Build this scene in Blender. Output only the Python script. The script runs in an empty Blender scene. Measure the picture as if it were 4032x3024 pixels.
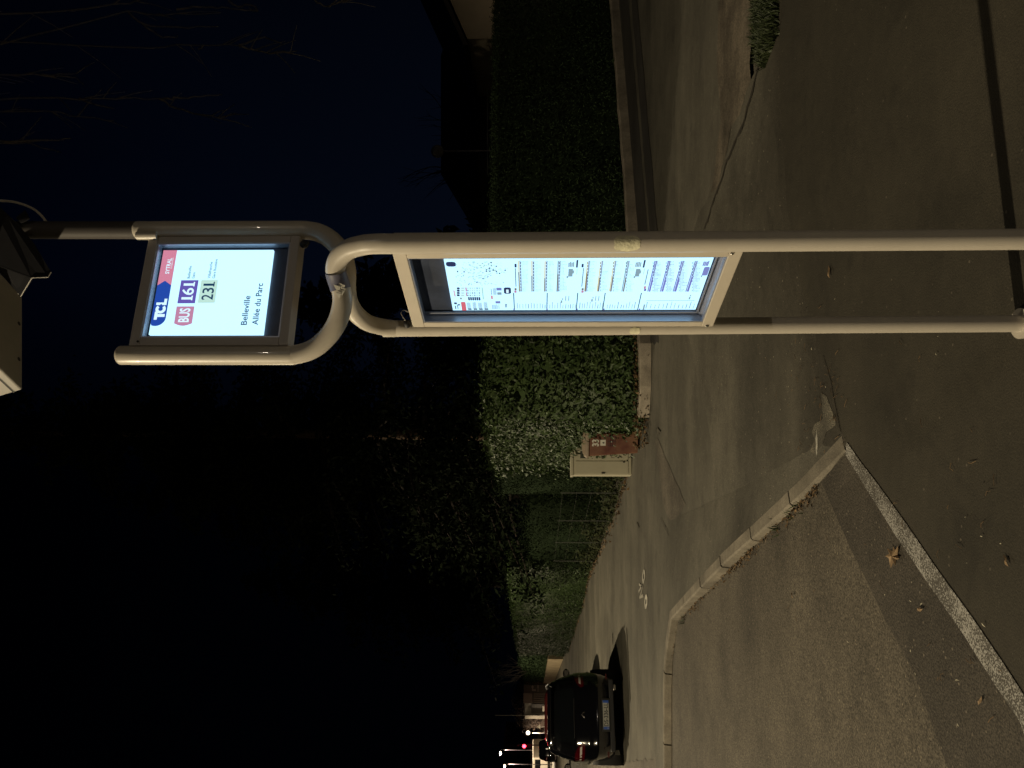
import bpy, bmesh, math, random
import numpy as np
from mathutils import Vector, Matrix
R=math.radians
random.seed(7); rng=np.random.default_rng(7)
scene=bpy.context.scene; col=scene.collection
# ------------------------------------------------------------ camera
H=1.75; F=3000.0; PITCH=math.atan2(94,F)          # photo held on its side: world up is picture left
camd=bpy.data.cameras.new('camera'); cam=bpy.data.objects.new('camera',camd); col.objects.link(cam)
camd.sensor_width=36; camd.lens=F/4032*36; camd.clip_start=.05; camd.clip_end=900
fw=Vector((0,math.cos(PITCH),math.sin(PITCH))); upv=Vector((0,-math.sin(PITCH),math.cos(PITCH))); rt=Vector((1,0,0))
M3=Matrix((-upv,rt,-fw)).transposed()
cam.matrix_world=Matrix.Translation((0,0,H))@M3.to_4x4()
scene.camera=cam
scene.render.resolution_x=1024; scene.render.resolution_y=768
# ------------------------------------------------------------ world and exposure
w=bpy.data.worlds.new('World'); scene.world=w; w.use_nodes=True
nt=w.node_tree; nt.nodes.clear()
bo=nt.nodes.new('ShaderNodeOutputWorld'); bg=nt.nodes.new('ShaderNodeBackground')
tc=nt.nodes.new('ShaderNodeTexCoord'); sx=nt.nodes.new('ShaderNodeSeparateXYZ'); rp=nt.nodes.new('ShaderNodeValToRGB')
nt.links.new(tc.outputs['Generated'],sx.inputs[0]); nt.links.new(sx.outputs['Z'],rp.inputs[0])
r2=nt.nodes.new('ShaderNodeValToRGB'); ax_=nt.nodes.new('ShaderNodeMath'); ax_.operation='MULTIPLY_ADD'; ax_.inputs[1].default_value=.5; ax_.inputs[2].default_value=.5; nt.links.new(sx.outputs['X'],ax_.inputs[0]); nt.links.new(ax_.outputs[0],r2.inputs[0])
r2.color_ramp.elements[0].position=.45; r2.color_ramp.elements[0].color=(.12,.12,.12,1); r2.color_ramp.elements[1].position=.74; r2.color_ramp.elements[1].color=(.45,.45,.45,1); e2_=r2.color_ramp.elements.new(.56); e2_.color=(1,1,1,1)
mm=nt.nodes.new('ShaderNodeMix'); mm.data_type='RGBA'; mm.blend_type='MULTIPLY'; mm.inputs[0].default_value=1; nt.links.new(rp.outputs[0],mm.inputs[6]); nt.links.new(r2.outputs[0],mm.inputs[7]); nt.links.new(mm.outputs[2],bg.inputs[0]); nt.links.new(bg.outputs[0],bo.inputs[0])
rp.color_ramp.elements[0].position=0.0; rp.color_ramp.elements[0].color=(.0017,.0030,.0070,1)
rp.color_ramp.elements[1].position=.62; rp.color_ramp.elements[1].color=(.0001,.0004,.0022,1); e_=rp.color_ramp.elements.new(.38); e_.color=(.0007,.0016,.0048,1)
bg.inputs[1].default_value=1.0
vs=scene.view_settings; vs.view_transform='Standard'; vs.look='None'; vs.exposure=0; vs.gamma=1
# ------------------------------------------------------------ lamps of the street, plus an added fill light (their heads are built further down)
LAMPS=[((-8.5,1.15,8.1),4500,(1,.83,.55)),((-13.0,19,8.6),4900,(1,.83,.55)),((-26.5,46,8.5),4000,(1,.81,.54)),((17.5,20,6.5),170,(1,.78,.5)),((7.5,-11.5,8.2),850,(1,.86,.68))]
for p,e,c in LAMPS:
    l=bpy.data.lights.new('lamp_light','SPOT'); l.spot_size=R(168); l.spot_blend=.5; l.energy=e; l.color=c; l.shadow_soft_size=.09
    o=bpy.data.objects.new('lamp_light',l); o.location=p; col.objects.link(o)
# ------------------------------------------------------------ picture measurements -> world
def ray(V,y):
    U=3024-y
    return rt*((U-1512)/F)+upv*(-(V-2016)/F)+fw
def P(V,y,d):
    r=ray(V,y); return Vector((0,0,H))+r*(d/r.y)
def G(V,y,z=0.0):
    r=ray(V,y); t=(z-H)/r.z; p=Vector((0,0,H))+r*t; p.z=z; return p
# ------------------------------------------------------------ helpers
def tag(o,label=None,cat=None,group=None,kind=None):
    if label: o['label']=label
    if cat: o['category']=cat
    if group: o['group']=group
    if kind: o['kind']=kind
    return o
def empty(name,loc=(0,0,0),rz=0,label=None,cat=None,group=None):
    o=bpy.data.objects.new(name,None); o.location=loc; o.rotation_euler=(0,0,rz); o.empty_display_size=.1; col.objects.link(o)
    return tag(o,label,cat,group)
def link(name,me,mat,parent=None,smooth=False,loc=None):
    o=bpy.data.objects.new(name,me); col.objects.link(o)
    if mat and not me.materials: me.materials.append(mat)
    if parent: o.parent=parent
    if loc: o.location=loc
    if smooth: me.polygons.foreach_set('use_smooth',[True]*len(me.polygons))
    return o
class MB:
    def __init__(s): s.v=[]; s.f=[]; s.mi=[]
    def add(s,vs,fs,m=0):
        b=len(s.v); s.v+= [tuple(p) for p in vs]
        for f in fs: s.f.append([b+i for i in f]); s.mi.append(m)
        return s
    def box(s,c,d,rz=0,m=0,mat=None):
        c=Vector(c); x,y,z=[q/2 for q in d]; rot=mat if mat else Matrix.Rotation(rz,3,'Z')
        vs=[c+rot@Vector((a*x,b*y,e*z)) for a in(-1,1) for b in(-1,1) for e in(-1,1)]
        return s.add(vs,[(0,1,3,2),(4,6,7,5),(0,4,5,1),(2,3,7,6),(0,2,6,4),(1,5,7,3)],m)
    def prism(s,pts,z0,z1,m=0):
        n=len(pts); vs=[(p[0],p[1],z0) for p in pts]+[(p[0],p[1],z1) for p in pts]
        fs=[tuple(range(n))[::-1],tuple(range(n,2*n))]+[(i,(i+1)%n,n+(i+1)%n,n+i) for i in range(n)]
        return s.add(vs,fs,m)
    def tube(s,pts,r,n=10,m=0,cap=True):
        pts=[Vector(p) for p in pts]; rs=r if hasattr(r,'__len__') else [r]*len(pts)
        b=len(s.v); prev=None
        for i,p in enumerate(pts):
            t=(pts[min(i+1,len(pts)-1)]-pts[max(i-1,0)]).normalized()
            if prev is None: a=t.orthogonal().normalized()
            else:
                a=prev-t*prev.dot(t); a=a.normalized() if a.length>1e-6 else t.orthogonal().normalized()
            prev=a; c=t.cross(a)
            for k in range(n):
                an=2*math.pi*k/n; s.v.append(tuple(p+(a*math.cos(an)+c*math.sin(an))*rs[i]))
        for i in range(len(pts)-1):
            for k in range(n):
                s.f.append([b+i*n+k,b+i*n+(k+1)%n,b+(i+1)*n+(k+1)%n,b+(i+1)*n+k]); s.mi.append(m)
        if cap:
            s.f.append([b+k for k in range(n)][::-1]); s.mi.append(m)
            e=b+(len(pts)-1)*n; s.f.append([e+k for k in range(n)]); s.mi.append(m)
        return s
    def ball(s,c,r,n=12,m=0,sc=(1,1,1)):
        b=len(s.v); c=Vector(c)
        for i in range(1,n):
            th=math.pi*i/n
            for k in range(2*n):
                ph=math.pi*k/n; s.v.append((c.x+r*sc[0]*math.sin(th)*math.cos(ph),c.y+r*sc[1]*math.sin(th)*math.sin(ph),c.z+r*sc[2]*math.cos(th)))
        for i in range(n-2):
            for k in range(2*n):
                s.f.append([b+i*2*n+k,b+(i+1)*2*n+k,b+(i+1)*2*n+(k+1)%(2*n),b+i*2*n+(k+1)%(2*n)]); s.mi.append(m)
        t=len(s.v); s.v.append((c.x,c.y,c.z+r*sc[2])); s.v.append((c.x,c.y,c.z-r*sc[2])); L=b+(n-2)*2*n
        for k in range(2*n):
            s.f.append([t,b+k,b+(k+1)%(2*n)]); s.mi.append(m)
            s.f.append([t+1,L+(k+1)%(2*n),L+k]); s.mi.append(m)
        return s
    def build(s,name,mats,parent=None,smooth=False,bevel=0,fix=True,seg=2):
        me=bpy.data.meshes.new(name); me.from_pydata(s.v,[],s.f)
        if not isinstance(mats,(list,tuple)): mats=[mats]
        for q in mats: me.materials.append(q)
        me.polygons.foreach_set('material_index',s.mi)
        if fix or bevel:
            bm=bmesh.new(); bm.from_mesh(me)
            if bevel: 
                bmesh.ops.recalc_face_normals(bm,faces=bm.faces)
                bmesh.ops.bevel(bm,geom=[e for e in bm.edges if len(e.link_faces)==2 and e.calc_face_angle(0)>.5],offset=bevel,segments=seg,affect='EDGES',profile=.5)
            bmesh.ops.recalc_face_normals(bm,faces=bm.faces); bm.to_mesh(me); bm.free()
        o=link(name,me,None,parent)
        if smooth:
            me.polygons.foreach_set('use_smooth',[True]*len(me.polygons))
            try:
                me.set_sharp_from_angle(angle=R(38))
            except Exception: pass
        return o
def text_mesh(body,size,offset=0,align='LEFT',sx=1.0,res=3):
    cu=bpy.data.curves.new('text','FONT'); cu.body=body; cu.size=size; cu.offset=offset; cu.align_x=align; cu.resolution_u=res
    o=bpy.data.objects.new('text',cu); col.objects.link(o); bpy.context.view_layer.update()
    me=bpy.data.meshes.new_from_object(o.evaluated_get(bpy.context.evaluated_depsgraph_get()))
    vs=[(v.co.x*sx,v.co.y) for v in me.vertices]; fs=[list(p.vertices) for p in me.polygons]
    bpy.data.objects.remove(o); bpy.data.curves.remove(cu); bpy.data.meshes.remove(me)
    return vs,fs
# ------------------------------------------------------------ materials
def mat(name,color,rough=.6,metal=0,var=.0,scale=8,bump=0,bscale=60,spec=.5,coat=0,emit=None,estr=0,island=0,color2=None,trans=0):
    m=bpy.data.materials.new(name); m.use_nodes=True; n=m.node_tree; b=n.nodes['Principled BSDF']
    b.inputs['Roughness'].default_value=rough; b.inputs['Metallic'].default_value=metal; b.inputs['Specular IOR Level'].default_value=spec
    b.inputs['Coat Weight'].default_value=coat
    c=(*color,1); b.inputs['Base Color'].default_value=c
    tc=n.nodes.new('ShaderNodeTexCoord')
    if var or color2:
        nz=n.nodes.new('ShaderNodeTexNoise'); nz.inputs['Scale'].default_value=scale; nz.inputs['Detail'].default_value=6; nz.inputs['Roughness'].default_value=.65
        n.links.new(tc.outputs['Object'],nz.inputs['Vector'])
        r=n.nodes.new('ShaderNodeValToRGB'); r.color_ramp.elements[0].position=.3; r.color_ramp.elements[1].position=.7
        if color2: a0,a1=color,color2
        else: a0=[q*(1-var) for q in color]; a1=[min(1,q*(1+var)) for q in color]
        r.color_ramp.elements[0].color=(*a0,1); r.color_ramp.elements[1].color=(*a1,1)
        n.links.new(nz.outputs[0],r.inputs[0]); out=r.outputs[0]
        if island:
            g=n.nodes.new('ShaderNodeNewGeometry'); hs=n.nodes.new('ShaderNodeHueSaturation'); mr=n.nodes.new('ShaderNodeMapRange')
            mr.inputs['To Min'].default_value=1-island; mr.inputs['To Max'].default_value=1+island
            n.links.new(g.outputs['Random Per Island'],mr.inputs['Value']); n.links.new(mr.outputs[0],hs.inputs['Value']); n.links.new(out,hs.inputs['Color']); out=hs.outputs[0]
        n.links.new(out,b.inputs['Base Color'])
    if bump:
        nb=n.nodes.new('ShaderNodeTexNoise'); nb.inputs['Scale'].default_value=bscale; nb.inputs['Detail'].default_value=4
        n.links.new(tc.outputs['Object'],nb.inputs['Vector'])
        bp=n.nodes.new('ShaderNodeBump'); bp.inputs['Strength'].default_value=bump; bp.inputs['Distance'].default_value=.01
        n.links.new(nb.outputs[0],bp.inputs['Height']); n.links.new(bp.outputs[0],b.inputs['Normal'])
    if emit:
        b.inputs['Emission Color'].default_value=(*emit,1); b.inputs['Emission Strength'].default_value=estr
    if trans: b.inputs['Transmission Weight'].default_value=trans
    return m
def asphalt(name,c,grain=.35,gscale=160,patch=.22,pscale=.9,bump=.5,rough=.85,chips=0,chipc=(.3,.27,.2)):
    m=bpy.data.materials.new(name); m.use_nodes=True; n=m.node_tree; b=n.nodes['Principled BSDF']; L=n.links.new
    b.inputs['Roughness'].default_value=rough; b.inputs['Specular IOR Level'].default_value=.35
    tc=n.nodes.new('ShaderNodeTexCoord')
    def nz(s,d=5,r=.6,st=None):
        q=n.nodes.new('ShaderNodeTexNoise'); q.inputs['Scale'].default_value=s; q.inputs['Detail'].default_value=d; q.inputs['Roughness'].default_value=r
        if st:
            mp=n.nodes.new('ShaderNodeMapping'); mp.inputs['Scale'].default_value=st; L(tc.outputs['Object'],mp.inputs['Vector']); L(mp.outputs[0],q.inputs['Vector'])
        else: L(tc.outputs['Object'],q.inputs['Vector'])
        return q.outputs[0]
    def mr(x,a,b_,lo,hi):
        q=n.nodes.new('ShaderNodeMapRange'); L(x,q.inputs['Value']); q.inputs['From Min'].default_value=a; q.inputs['From Max'].default_value=b_; q.inputs['To Min'].default_value=lo; q.inputs['To Max'].default_value=hi; return q.outputs[0]
    def mul(a,b_):
        q=n.nodes.new('ShaderNodeMath'); q.operation='MULTIPLY'; L(a,q.inputs[0]); L(b_,q.inputs[1]); return q.outputs[0]
    g=mr(nz(gscale,2),.35,.65,1-grain,1+grain); p=mul(mr(nz(pscale,7,.6),.35,.65,1-patch,1+patch),mr(nz(1.0,6,.62,(.22,.9,1)),.38,.62,1-patch*.8,1+patch*.8)); s=mr(nz(14,6,.7),.3,.7,.88,1.12)
    v=mul(mul(mul(g,p),s),mr(nz(2.3,5,.7),.36,.46,.80,1.0))
    hs=n.nodes.new('ShaderNodeHueSaturation'); hs.inputs['Color'].default_value=(*c,1); L(v,hs.inputs['Value']); out=hs.outputs[0]
    if chips:
        vo=n.nodes.new('ShaderNodeTexVoronoi'); vo.inputs['Scale'].default_value=55; L(tc.outputs['Object'],vo.inputs['Vector'])
        k=n.nodes.new('ShaderNodeSeparateColor'); L(vo.outputs['Color'],k.inputs[0])
        a=mr(k.outputs[0],1-chips,1-chips+.02,0,1); d=mr(vo.outputs['Distance'],.28,.36,1,0)
        mx=n.nodes.new('ShaderNodeMix'); mx.data_type='RGBA'; L(mul(a,d),mx.inputs[0]); L(out,mx.inputs[6]); mx.inputs[7].default_value=(*chipc,1); out=mx.outputs[2]
    L(out,b.inputs['Base Color'])
    bp=n.nodes.new('ShaderNodeBump'); bp.inputs['Strength'].default_value=bump; bp.inputs['Distance'].default_value=.006; L(nz(gscale*.6,3),bp.inputs['Height']); L(bp.outputs[0],b.inputs['Normal'])
    return m
def emis(name,color,strength):
    m=bpy.data.materials.new(name); m.use_nodes=True; n=m.node_tree; n.nodes.remove(n.nodes['Principled BSDF'])
    e=n.nodes.new('ShaderNodeEmission'); e.inputs[0].default_value=(*color,1); e.inputs[1].default_value=strength
    n.links.new(e.outputs[0],n.nodes['Material Output'].inputs[0]); return m
M={}
M['tube']=mat('post_paint',(.52,.475,.40),.36,0,.05,6,.05,300,coat=.25)
M['uframe']=mat('grey_frame_paint',(.44,.41,.39),.5,0,.05,9,.08,400)
M['frame']=mat('frame_paint',(.50,.45,.37),.5,0,.05,9,.08,400)
M['alu']=mat('brushed_aluminium',(.42,.45,.55),.38,.6)  # blue glow of the lit panels tinted into the metal
M['backing']=mat('dark_backing',(.045,.055,.085),.35,0,.35,9)
M['collar']=mat('grey_collar',(.12,.12,.17),.45)
M['rubber']=mat('black_rubber',(.012,.012,.013),.6)
M['steel']=mat('steel',(.5,.48,.45),.25,1)
M['tape']=mat('torn_sticker',(.70,.67,.47),.7,0,.25,40,.3,120)
M['box']=mat('grey_housing',(.42,.40,.36),.5,0,.1,7)
M['darkmetal']=mat('dark_metal',(.07,.065,.075),.4,.4,.2,20)
M['mast']=mat('dark_mast_paint',(.060,.054,.050),.6,0,.1,9,spec=.2)
M['plate_dark']=mat('blackened_bracket',(.010,.010,.012),.7,0,.2,20,spec=.2)
M['cell']=mat('solar_cell',(.01,.012,.02),.12,0)
ES=1.0
# ------------------------------------------------------------ GROUND
M['ground']=asphalt('worn_pavement_asphalt',(.108,.100,.078),.32,110,.24,.7,chips=.03)
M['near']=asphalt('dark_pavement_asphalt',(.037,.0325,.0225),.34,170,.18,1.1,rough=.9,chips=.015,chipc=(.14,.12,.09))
M['rough']=asphalt('coarse_road_asphalt',(.085,.073,.054),.6,105,.2,1.3,bump=1,chips=.06,chipc=(.2,.17,.12))
M['gutterasph']=asphalt('darker_road_asphalt',(.050,.043,.033),.55,110,.2,1.6,bump=.9,chips=.05,chipc=(.14,.12,.09))
M['patchl']=asphalt('pale_repair_asphalt',(.115,.10,.078),.5,120,.25,2,bump=.8,chips=.08)
M['shadow_band']=asphalt('shadow_band_asphalt',(.045,.042,.038),.3,120,.2,1)
M['sand']=asphalt('sandy_asphalt',(.112,.094,.070),.4,90,.5,1.4)
M['concrete']=asphalt('kerb_concrete',(.33,.29,.23),.22,130,.25,2.2,bump=.4,rough=.9)
M['soil']=mat('soil',(.03,.024,.016),.95,0,.4,5,.6,40)
g=MB(); g.add([(-400,-60,0),(400,-60,0),(400,700,0),(-400,700,0)],[(0,1,2,3)]); tag(g.build('ground',M['ground'],fix=False),kind='structure')
def sheet(name,pts,z,m,wob=.0,kind='structure'):
    # pts: measured outline on the ground; edges get a slight real unevenness
    ws=[G(V,y) for V,y in pts]; out=[]
    for i,a in enumerate(ws):
        b=ws[(i+1)%len(ws)]; L=(b-a).length; k=max(1,int(L/.18)) if wob else 1; k=min(k,160)
        nrm=Vector((-(b-a).y,(b-a).x,0)).normalized() if L>0 else Vector((0,0,0))
        for j in range(k):
            p=a.lerp(b,j/k)
            if wob and j: p=p+nrm*random.uniform(-wob,wob)
            out.append((p.x,p.y,z))
    me=bpy.data.meshes.new(name); me.from_pydata(out,[],[list(range(len(out)))])
    bm=bmesh.new(); bm.from_mesh(me); bmesh.ops.triangulate(bm,faces=bm.faces); bmesh.ops.recalc_face_normals(bm,faces=bm.faces)
    for f in bm.faces:
        if f.normal.z<0: f.normal_flip()
    bm.to_mesh(me); bm.free()
    o=link(name,me,m); 
    if kind: tag(o,kind=kind)
    return o
def wsheet(name,pts,z,m,kind='structure'):
    me=bpy.data.meshes.new(name); me.from_pydata([(p[0],p[1],z) for p in pts],[],[list(range(len(pts)))])
    bm=bmesh.new(); bm.from_mesh(me); bmesh.ops.triangulate(bm,faces=bm.faces)
    for f in bm.faces:
        f.normal_update()
        if f.normal.z<0: f.normal_flip()
    bm.to_mesh(me); bm.free(); return tag(link(name,me,m),kind=kind)
# coarse road in front of the kerb, its darker margin, then the dark pavement round the stop
sheet('road',[(3345,1765),(3170,1960),(3005,2125),(2803,2308),(2661,2446),(2645,2584),(2642,2712),(2642,3200),(2642,4200),(3300,4600),(4032,3700),(4060,2900),(3800,2480),(3550,2090)],.004,M['rough'],.0)
sheet('road_margin',[(3345,1775),(3240,1900),(3310,2060),(3420,2290),(3490,2440),(3620,2680),(3740,3024),(3800,3200),(4400,3500),(4100,2940),(3900,2560),(3640,2170),(3440,1850)],.008,M['gutterasph'],.012)
NPAV=[(3345,1745),(3300,1670),(3255,1480),(3240,1390),(3160,1120),(3105,820),(3085,500),(3072,250),(3085,0),(3090,-900),(4600,-900),(6500,1500),(6500,3000),(4900,3300),(4230,3020),(4080,2870),(3900,2580),(3700,2265),(3560,2080),(3440,1900),(3346,1755)]
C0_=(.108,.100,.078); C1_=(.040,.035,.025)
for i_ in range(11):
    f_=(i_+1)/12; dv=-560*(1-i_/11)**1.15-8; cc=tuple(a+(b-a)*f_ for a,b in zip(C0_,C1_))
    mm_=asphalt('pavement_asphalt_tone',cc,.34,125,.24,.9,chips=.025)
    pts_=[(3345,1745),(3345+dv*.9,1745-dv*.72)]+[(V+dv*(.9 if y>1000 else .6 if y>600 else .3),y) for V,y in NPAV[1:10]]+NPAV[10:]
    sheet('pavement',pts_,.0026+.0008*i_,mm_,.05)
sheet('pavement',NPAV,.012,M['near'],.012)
# worn speckled strip
m=bpy.data.materials.new('worn_white_strip'); m.use_nodes=True; n=m.node_tree; b=n.nodes['Principled BSDF']; b.inputs['Roughness'].default_value=.9
tcn=n.nodes.new('ShaderNodeTexCoord'); n1=n.nodes.new('ShaderNodeTexNoise'); n1.inputs['Scale'].default_value=150; n1.inputs['Detail'].default_value=3; n.links.new(tcn.outputs['Object'],n1.inputs['Vector'])
n2=n.nodes.new('ShaderNodeTexNoise'); n2.inputs['Scale'].default_value=5; n2.inputs['Detail'].default_value=5; n.links.new(tcn.outputs['Object'],n2.inputs['Vector'])
ad=n.nodes.new('ShaderNodeMath'); ad.operation='MULTIPLY_ADD'; n.links.new(n2.outputs[0],ad.inputs[0]); ad.inputs[1].default_value=.5; n.links.new(n1.outputs[0],ad.inputs[2])
r=n.nodes.new('ShaderNodeValToRGB'); r.color_ramp.elements[0].position=.72; r.color_ramp.elements[0].color=(.062,.056,.046,1); r.color_ramp.elements[1].position=.88; r.color_ramp.elements[1].color=(.34,.33,.30,1)
n.links.new(ad.outputs[0],r.inputs[0]); n.links.new(r.outputs[0],b.inputs['Base Color']); M['strip']=m
sheet('road_marking',[(3345,1740),(3460,1895),(3580,2060),(3700,2235),(3850,2440),(3960,2600),(4032,2710),(4150,2900),(4190,3080),(4110,3060),(4032,2840),(3930,2690),(3810,2500),(3660,2285),(3540,2110),(3420,1920),(3340,1790)],.016,M['strip'],.007)
# tone patches of the far pavement
sheet('pavement_patch',[(2590,1725),(2700,1985),(2660,2050),(2640,2050),(2615,1995),(2580,1735)],.004,M['patchl'],.02)
M['scuff']=M['strip'].copy(); M['scuff'].name='scuffed_asphalt'
for n_ in M['scuff'].node_tree.nodes:
    if n_.type=='VALTORGB': n_.color_ramp.elements[0].position=.74; n_.color_ramp.elements[0].color=(.050,.045,.033,1); n_.color_ramp.elements[1].position=1.0; n_.color_ramp.elements[1].color=(.30,.27,.20,1)
sheet('pavement_patch',[(3240,1545),(3262,1560),(3285,1620),(3300,1668),(3290,1682),(3262,1700),(3245,1752),(3212,1790),(3200,1775),(3215,1730),(3205,1700),(3215,1670),(3248,1650),(3245,1600)],.0125,M['scuff'],.012)
sheet('gutter_or_shadow_strip',[(2436,-300),(2440,0),(2512,905),(2563,1352),(2595,1352),(2550,905),(2475,0),(2470,-300)],.004,M['shadow_band'],.03)  # shadow bands along the edging, painted as darker ground sheets
sheet('gutter_or_shadow_strip',[(2484,-300),(2488,0),(2560,905),(2592,1100),(2590,905),(2510,0),(2505,-300)],.008,M['shadow_band'],.03)
sheet('pavement_patch',[(2790,-100),(2830,0),(2825,250),(2840,480),(2800,760),(2830,740),(2880,500),(2915,450),(2975,280),(2965,0),(2960,-100)],.0050,M['sand'],.05)
# dark seam
def seam(pts,wd,z=.014,name='pavement_seam',mt='soil'):
    ws=[G(V,y,z) for V,y in pts]; mb=MB(); vs=[]
    fine=[]
    for a,b_ in zip(ws[:-1],ws[1:]):
        k=max(2,int((b_-a).length/.08)); fine+=[a.lerp(b_,j/k) for j in range(k)]
    fine.append(ws[-1])
    for i,p in enumerate(fine):
        t=(fine[min(i+1,len(fine)-1)]-fine[max(i-1,0)]).normalized(); q=Vector((-t.y,t.x,0)); wv=wd*random.uniform(.5,1.4); p=p+q*random.uniform(-wd*.5,wd*.5)
        vs+=[p+q*wv/2,p-q*wv/2]
    mb.add(vs,[(2*i,2*i+1,2*i+3,2*i+2) for i in range(len(fine)-1)]); return tag(mb.build(name,M[mt],fix=False),kind='structure')
seam([(2771,906),(2860,640),(2930,470),(2984,273)],.035)
seam([(3308,1702),(3267,1500),(3240,1400)],.010,.018)
seam([(2600,2040),(2680,2210),(2660,2330)],.015)
# ------------------------------------------------------------ kerb with a ramp of pavement behind it
far_e=[(3343,1730),(3170,1867),(3042,1996),(2867,2198),(2651,2418),(2596,2676),(2596,3024),(2596,3500)]
fe=[G(V,y,0) for V,y in far_e]
# kerb runs along the foot line of its near face
near_e=[(3340,1785),(3175,1962),(3020,2110),(2820,2295),(2672,2444),(2650,2584),(2645,2712),(2645,3024),(2645,3500)]
ne=[G(V,y,0) for V,y in near_e]
def polylen(ps):
    a=[0]
    for i in range(1,len(ps)): a.append(a[-1]+(ps[i]-ps[i-1]).length)
    return a
al=polylen(ne)
def along(ps,al,s):
    for i in range(len(al)-1):
        if s<=al[i+1]: return ps[i].lerp(ps[i+1],(s-al[i])/(al[i+1]-al[i]))
    return ps[-1]
M['kerb']=asphalt('kerb_stone',(.175,.155,.12),.25,140,.25,3,bump=.35,rough=.85)
def kh(s): return .012+.085*min(1,s/2.6)
wk=.11
def kn(s):
    t=(along(ne,al,s+.05)-along(ne,al,s-.05 if s>.05 else 0)).normalized(); return Vector((t.y,-t.x,0))
tot=al[-1]; s=0; kt=empty('kerb',ne[0],0); kt['kind']='structure'; kinv=ne[0]
stones=[]
while s<tot-.1:
    e=min(s+random.uniform(.92,1.0) if s>0 else .95,tot); 
    if al[4]-.35<e<al[4]+.35: e=al[4]
    mb=MB(); sec=[]
    nn=5; jh=random.uniform(.94,1.05); jo=random.uniform(-.005,.005)
    for j in range(nn+1):
        q=s+.009+(e-s-.018)*j/nn; p=along(ne,al,q); nv=kn(max(q,.06)); h=kh(q)*jh+random.uniform(-.0015,.0015); p=p+nv*jo; 
        sec.append([p+Vector((0,0,0.0)),p+nv*.012+Vector((0,0,h-.012)),p+nv*.026+Vector((0,0,h)),p+nv*wk+Vector((0,0,h)),p+nv*wk])
    b0=[]; vs=[v-kinv for c in sec for v in c]; fs=[]
    for j in range(nn):
        for k in range(4): fs.append((j*5+k,(j+1)*5+k,(j+1)*5+k+1,j*5+k+1))
    fs+=[(0,1,2,3,4),tuple(nn*5+k for k in(4,3,2,1,0))]
    mb.add(vs,fs); mb.build('kerb_stone',M['kerb'],kt,smooth=False)
    s=e
# ramp behind
mb=MB(); vs=[]; K=60
for i in range(K+1):
    q=tot*i/K; p=along(ne,al,q); nv=kn(max(q,.06)); a=p+nv*(wk+.006); b_=p+nv*(wk+.15+1.1*min(1,(q/6)**1.3))
    vs+=[(a.x,a.y,kh(q)-.008),(b_.x,b_.y,.0025)]
mb.add(vs,[(2*i,2*i+1,2*i+3,2*i+2) for i in range(K)]); tag(mb.build('pavement_ramp',M['ground'],fix=False),kind='structure')
# soil and weeds in the gutter
def leafcards(pts,size,aspect=.5,jit=.35,normals=None,fold=True,seed=1,tilt=1.0):
    r=np.random.default_rng(seed); n=len(pts); P0=np.asarray(pts,float)
    d=r.normal(size=(n,3)); 
    if normals is not None: d=d*tilt+np.asarray(normals)*1.0
    d/=np.linalg.norm(d,axis=1)[:,None]         # card normal
    a=r.normal(size=(n,3)); a-= (a*d).sum(1)[:,None]*d; a/=np.linalg.norm(a,axis=1)[:,None]; b=np.cross(d,a)
    s=size*(1+jit*r.uniform(-1,1,size=(n,1)))
    if fold:
        v=np.stack([P0-a*s*.5, P0-a*s*.1+b*s*aspect*.5+d*s*.12, P0+a*s*.5, P0-a*s*.1-b*s*aspect*.5+d*s*.12],1)
        V=v.reshape(-1,3); idx=np.arange(n)[:,None]*4
        F_=np.concatenate([idx+np.array([[0,1,2]]),idx+np.array([[0,2,3]])],1).reshape(-1,3); k=3
    else:
        v=np.stack([P0-a*s*.5,P0+b*s*aspect*.5,P0+a*s*.5,P0-b*s*aspect*.5],1); V=v.reshape(-1,3); F_=(np.arange(n)[:,None]*4+np.arange(4)[None,:]); k=4
    return V,F_,k
def np_mesh(name,V,F_,k,m,smooth=False):
    me=bpy.data.meshes.new(name); me.vertices.add(len(V)); me.vertices.foreach_set('co',V.astype(np.float32).ravel())
    me.loops.add(F_.size); me.loops.foreach_set('vertex_index',F_.astype(np.int32).ravel()); me.polygons.add(len(F_))
    me.polygons.foreach_set('loop_start',(np.arange(len(F_))*k).astype(np.int32)); me.update(calc_edges=True); me.materials.append(m); return me
def leaf_mat(name,c1,c2,rough=.45,isl=.45,spec=.5):
    m=mat(name,c1,rough,0,0,3,0,spec=spec,island=isl,color2=c2); return m
M['laurel']=leaf_mat('laurel_leaves',(.036,.064,.022),(.064,.096,.032),.5,.5,.3)
M['thuja']=leaf_mat('conifer_hedge_leaves',(.030,.052,.026),(.055,.085,.038),.8,.5,.12)
M['privet2']=leaf_mat('street_hedge_leaves',(.022,.040,.012),(.036,.060,.017),.5,.6,.3)
M['shade']=leaf_mat('shaded_shrub_leaves',(.011,.018,.009),(.020,.032,.014),.9,.5,.05)  # darker leaf colour paints the shade on the unlit hedge and shrubs
M['privet']=leaf_mat('small_hedge_leaves',(.035,.068,.018),(.055,.098,.026),.5,.6,.35)
M['darkleaf']=leaf_mat('dark_tree_leaves',(.005,.008,.004),(.009,.013,.006),.95,.5,.04)
M['ivy']=leaf_mat('ivy_leaves',(.022,.034,.012),(.04,.042,.018),.75,.6,.12)
M['dry']=leaf_mat('dry_leaves',(.10,.06,.028),(.17,.11,.05),.8,.5)
M['grass']=leaf_mat('grass_blades',(.022,.034,.010),(.042,.055,.018),.6,.4)
M['dbark']=mat('shaded_bark',(.02,.014,.010),.9,0,.35,9)  # darker bark copy, shade painted into limbs and unlit trunks
M['bark']=mat('tree_bark',(.13,.085,.055),.9,0,.35,9,.8,30)
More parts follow.
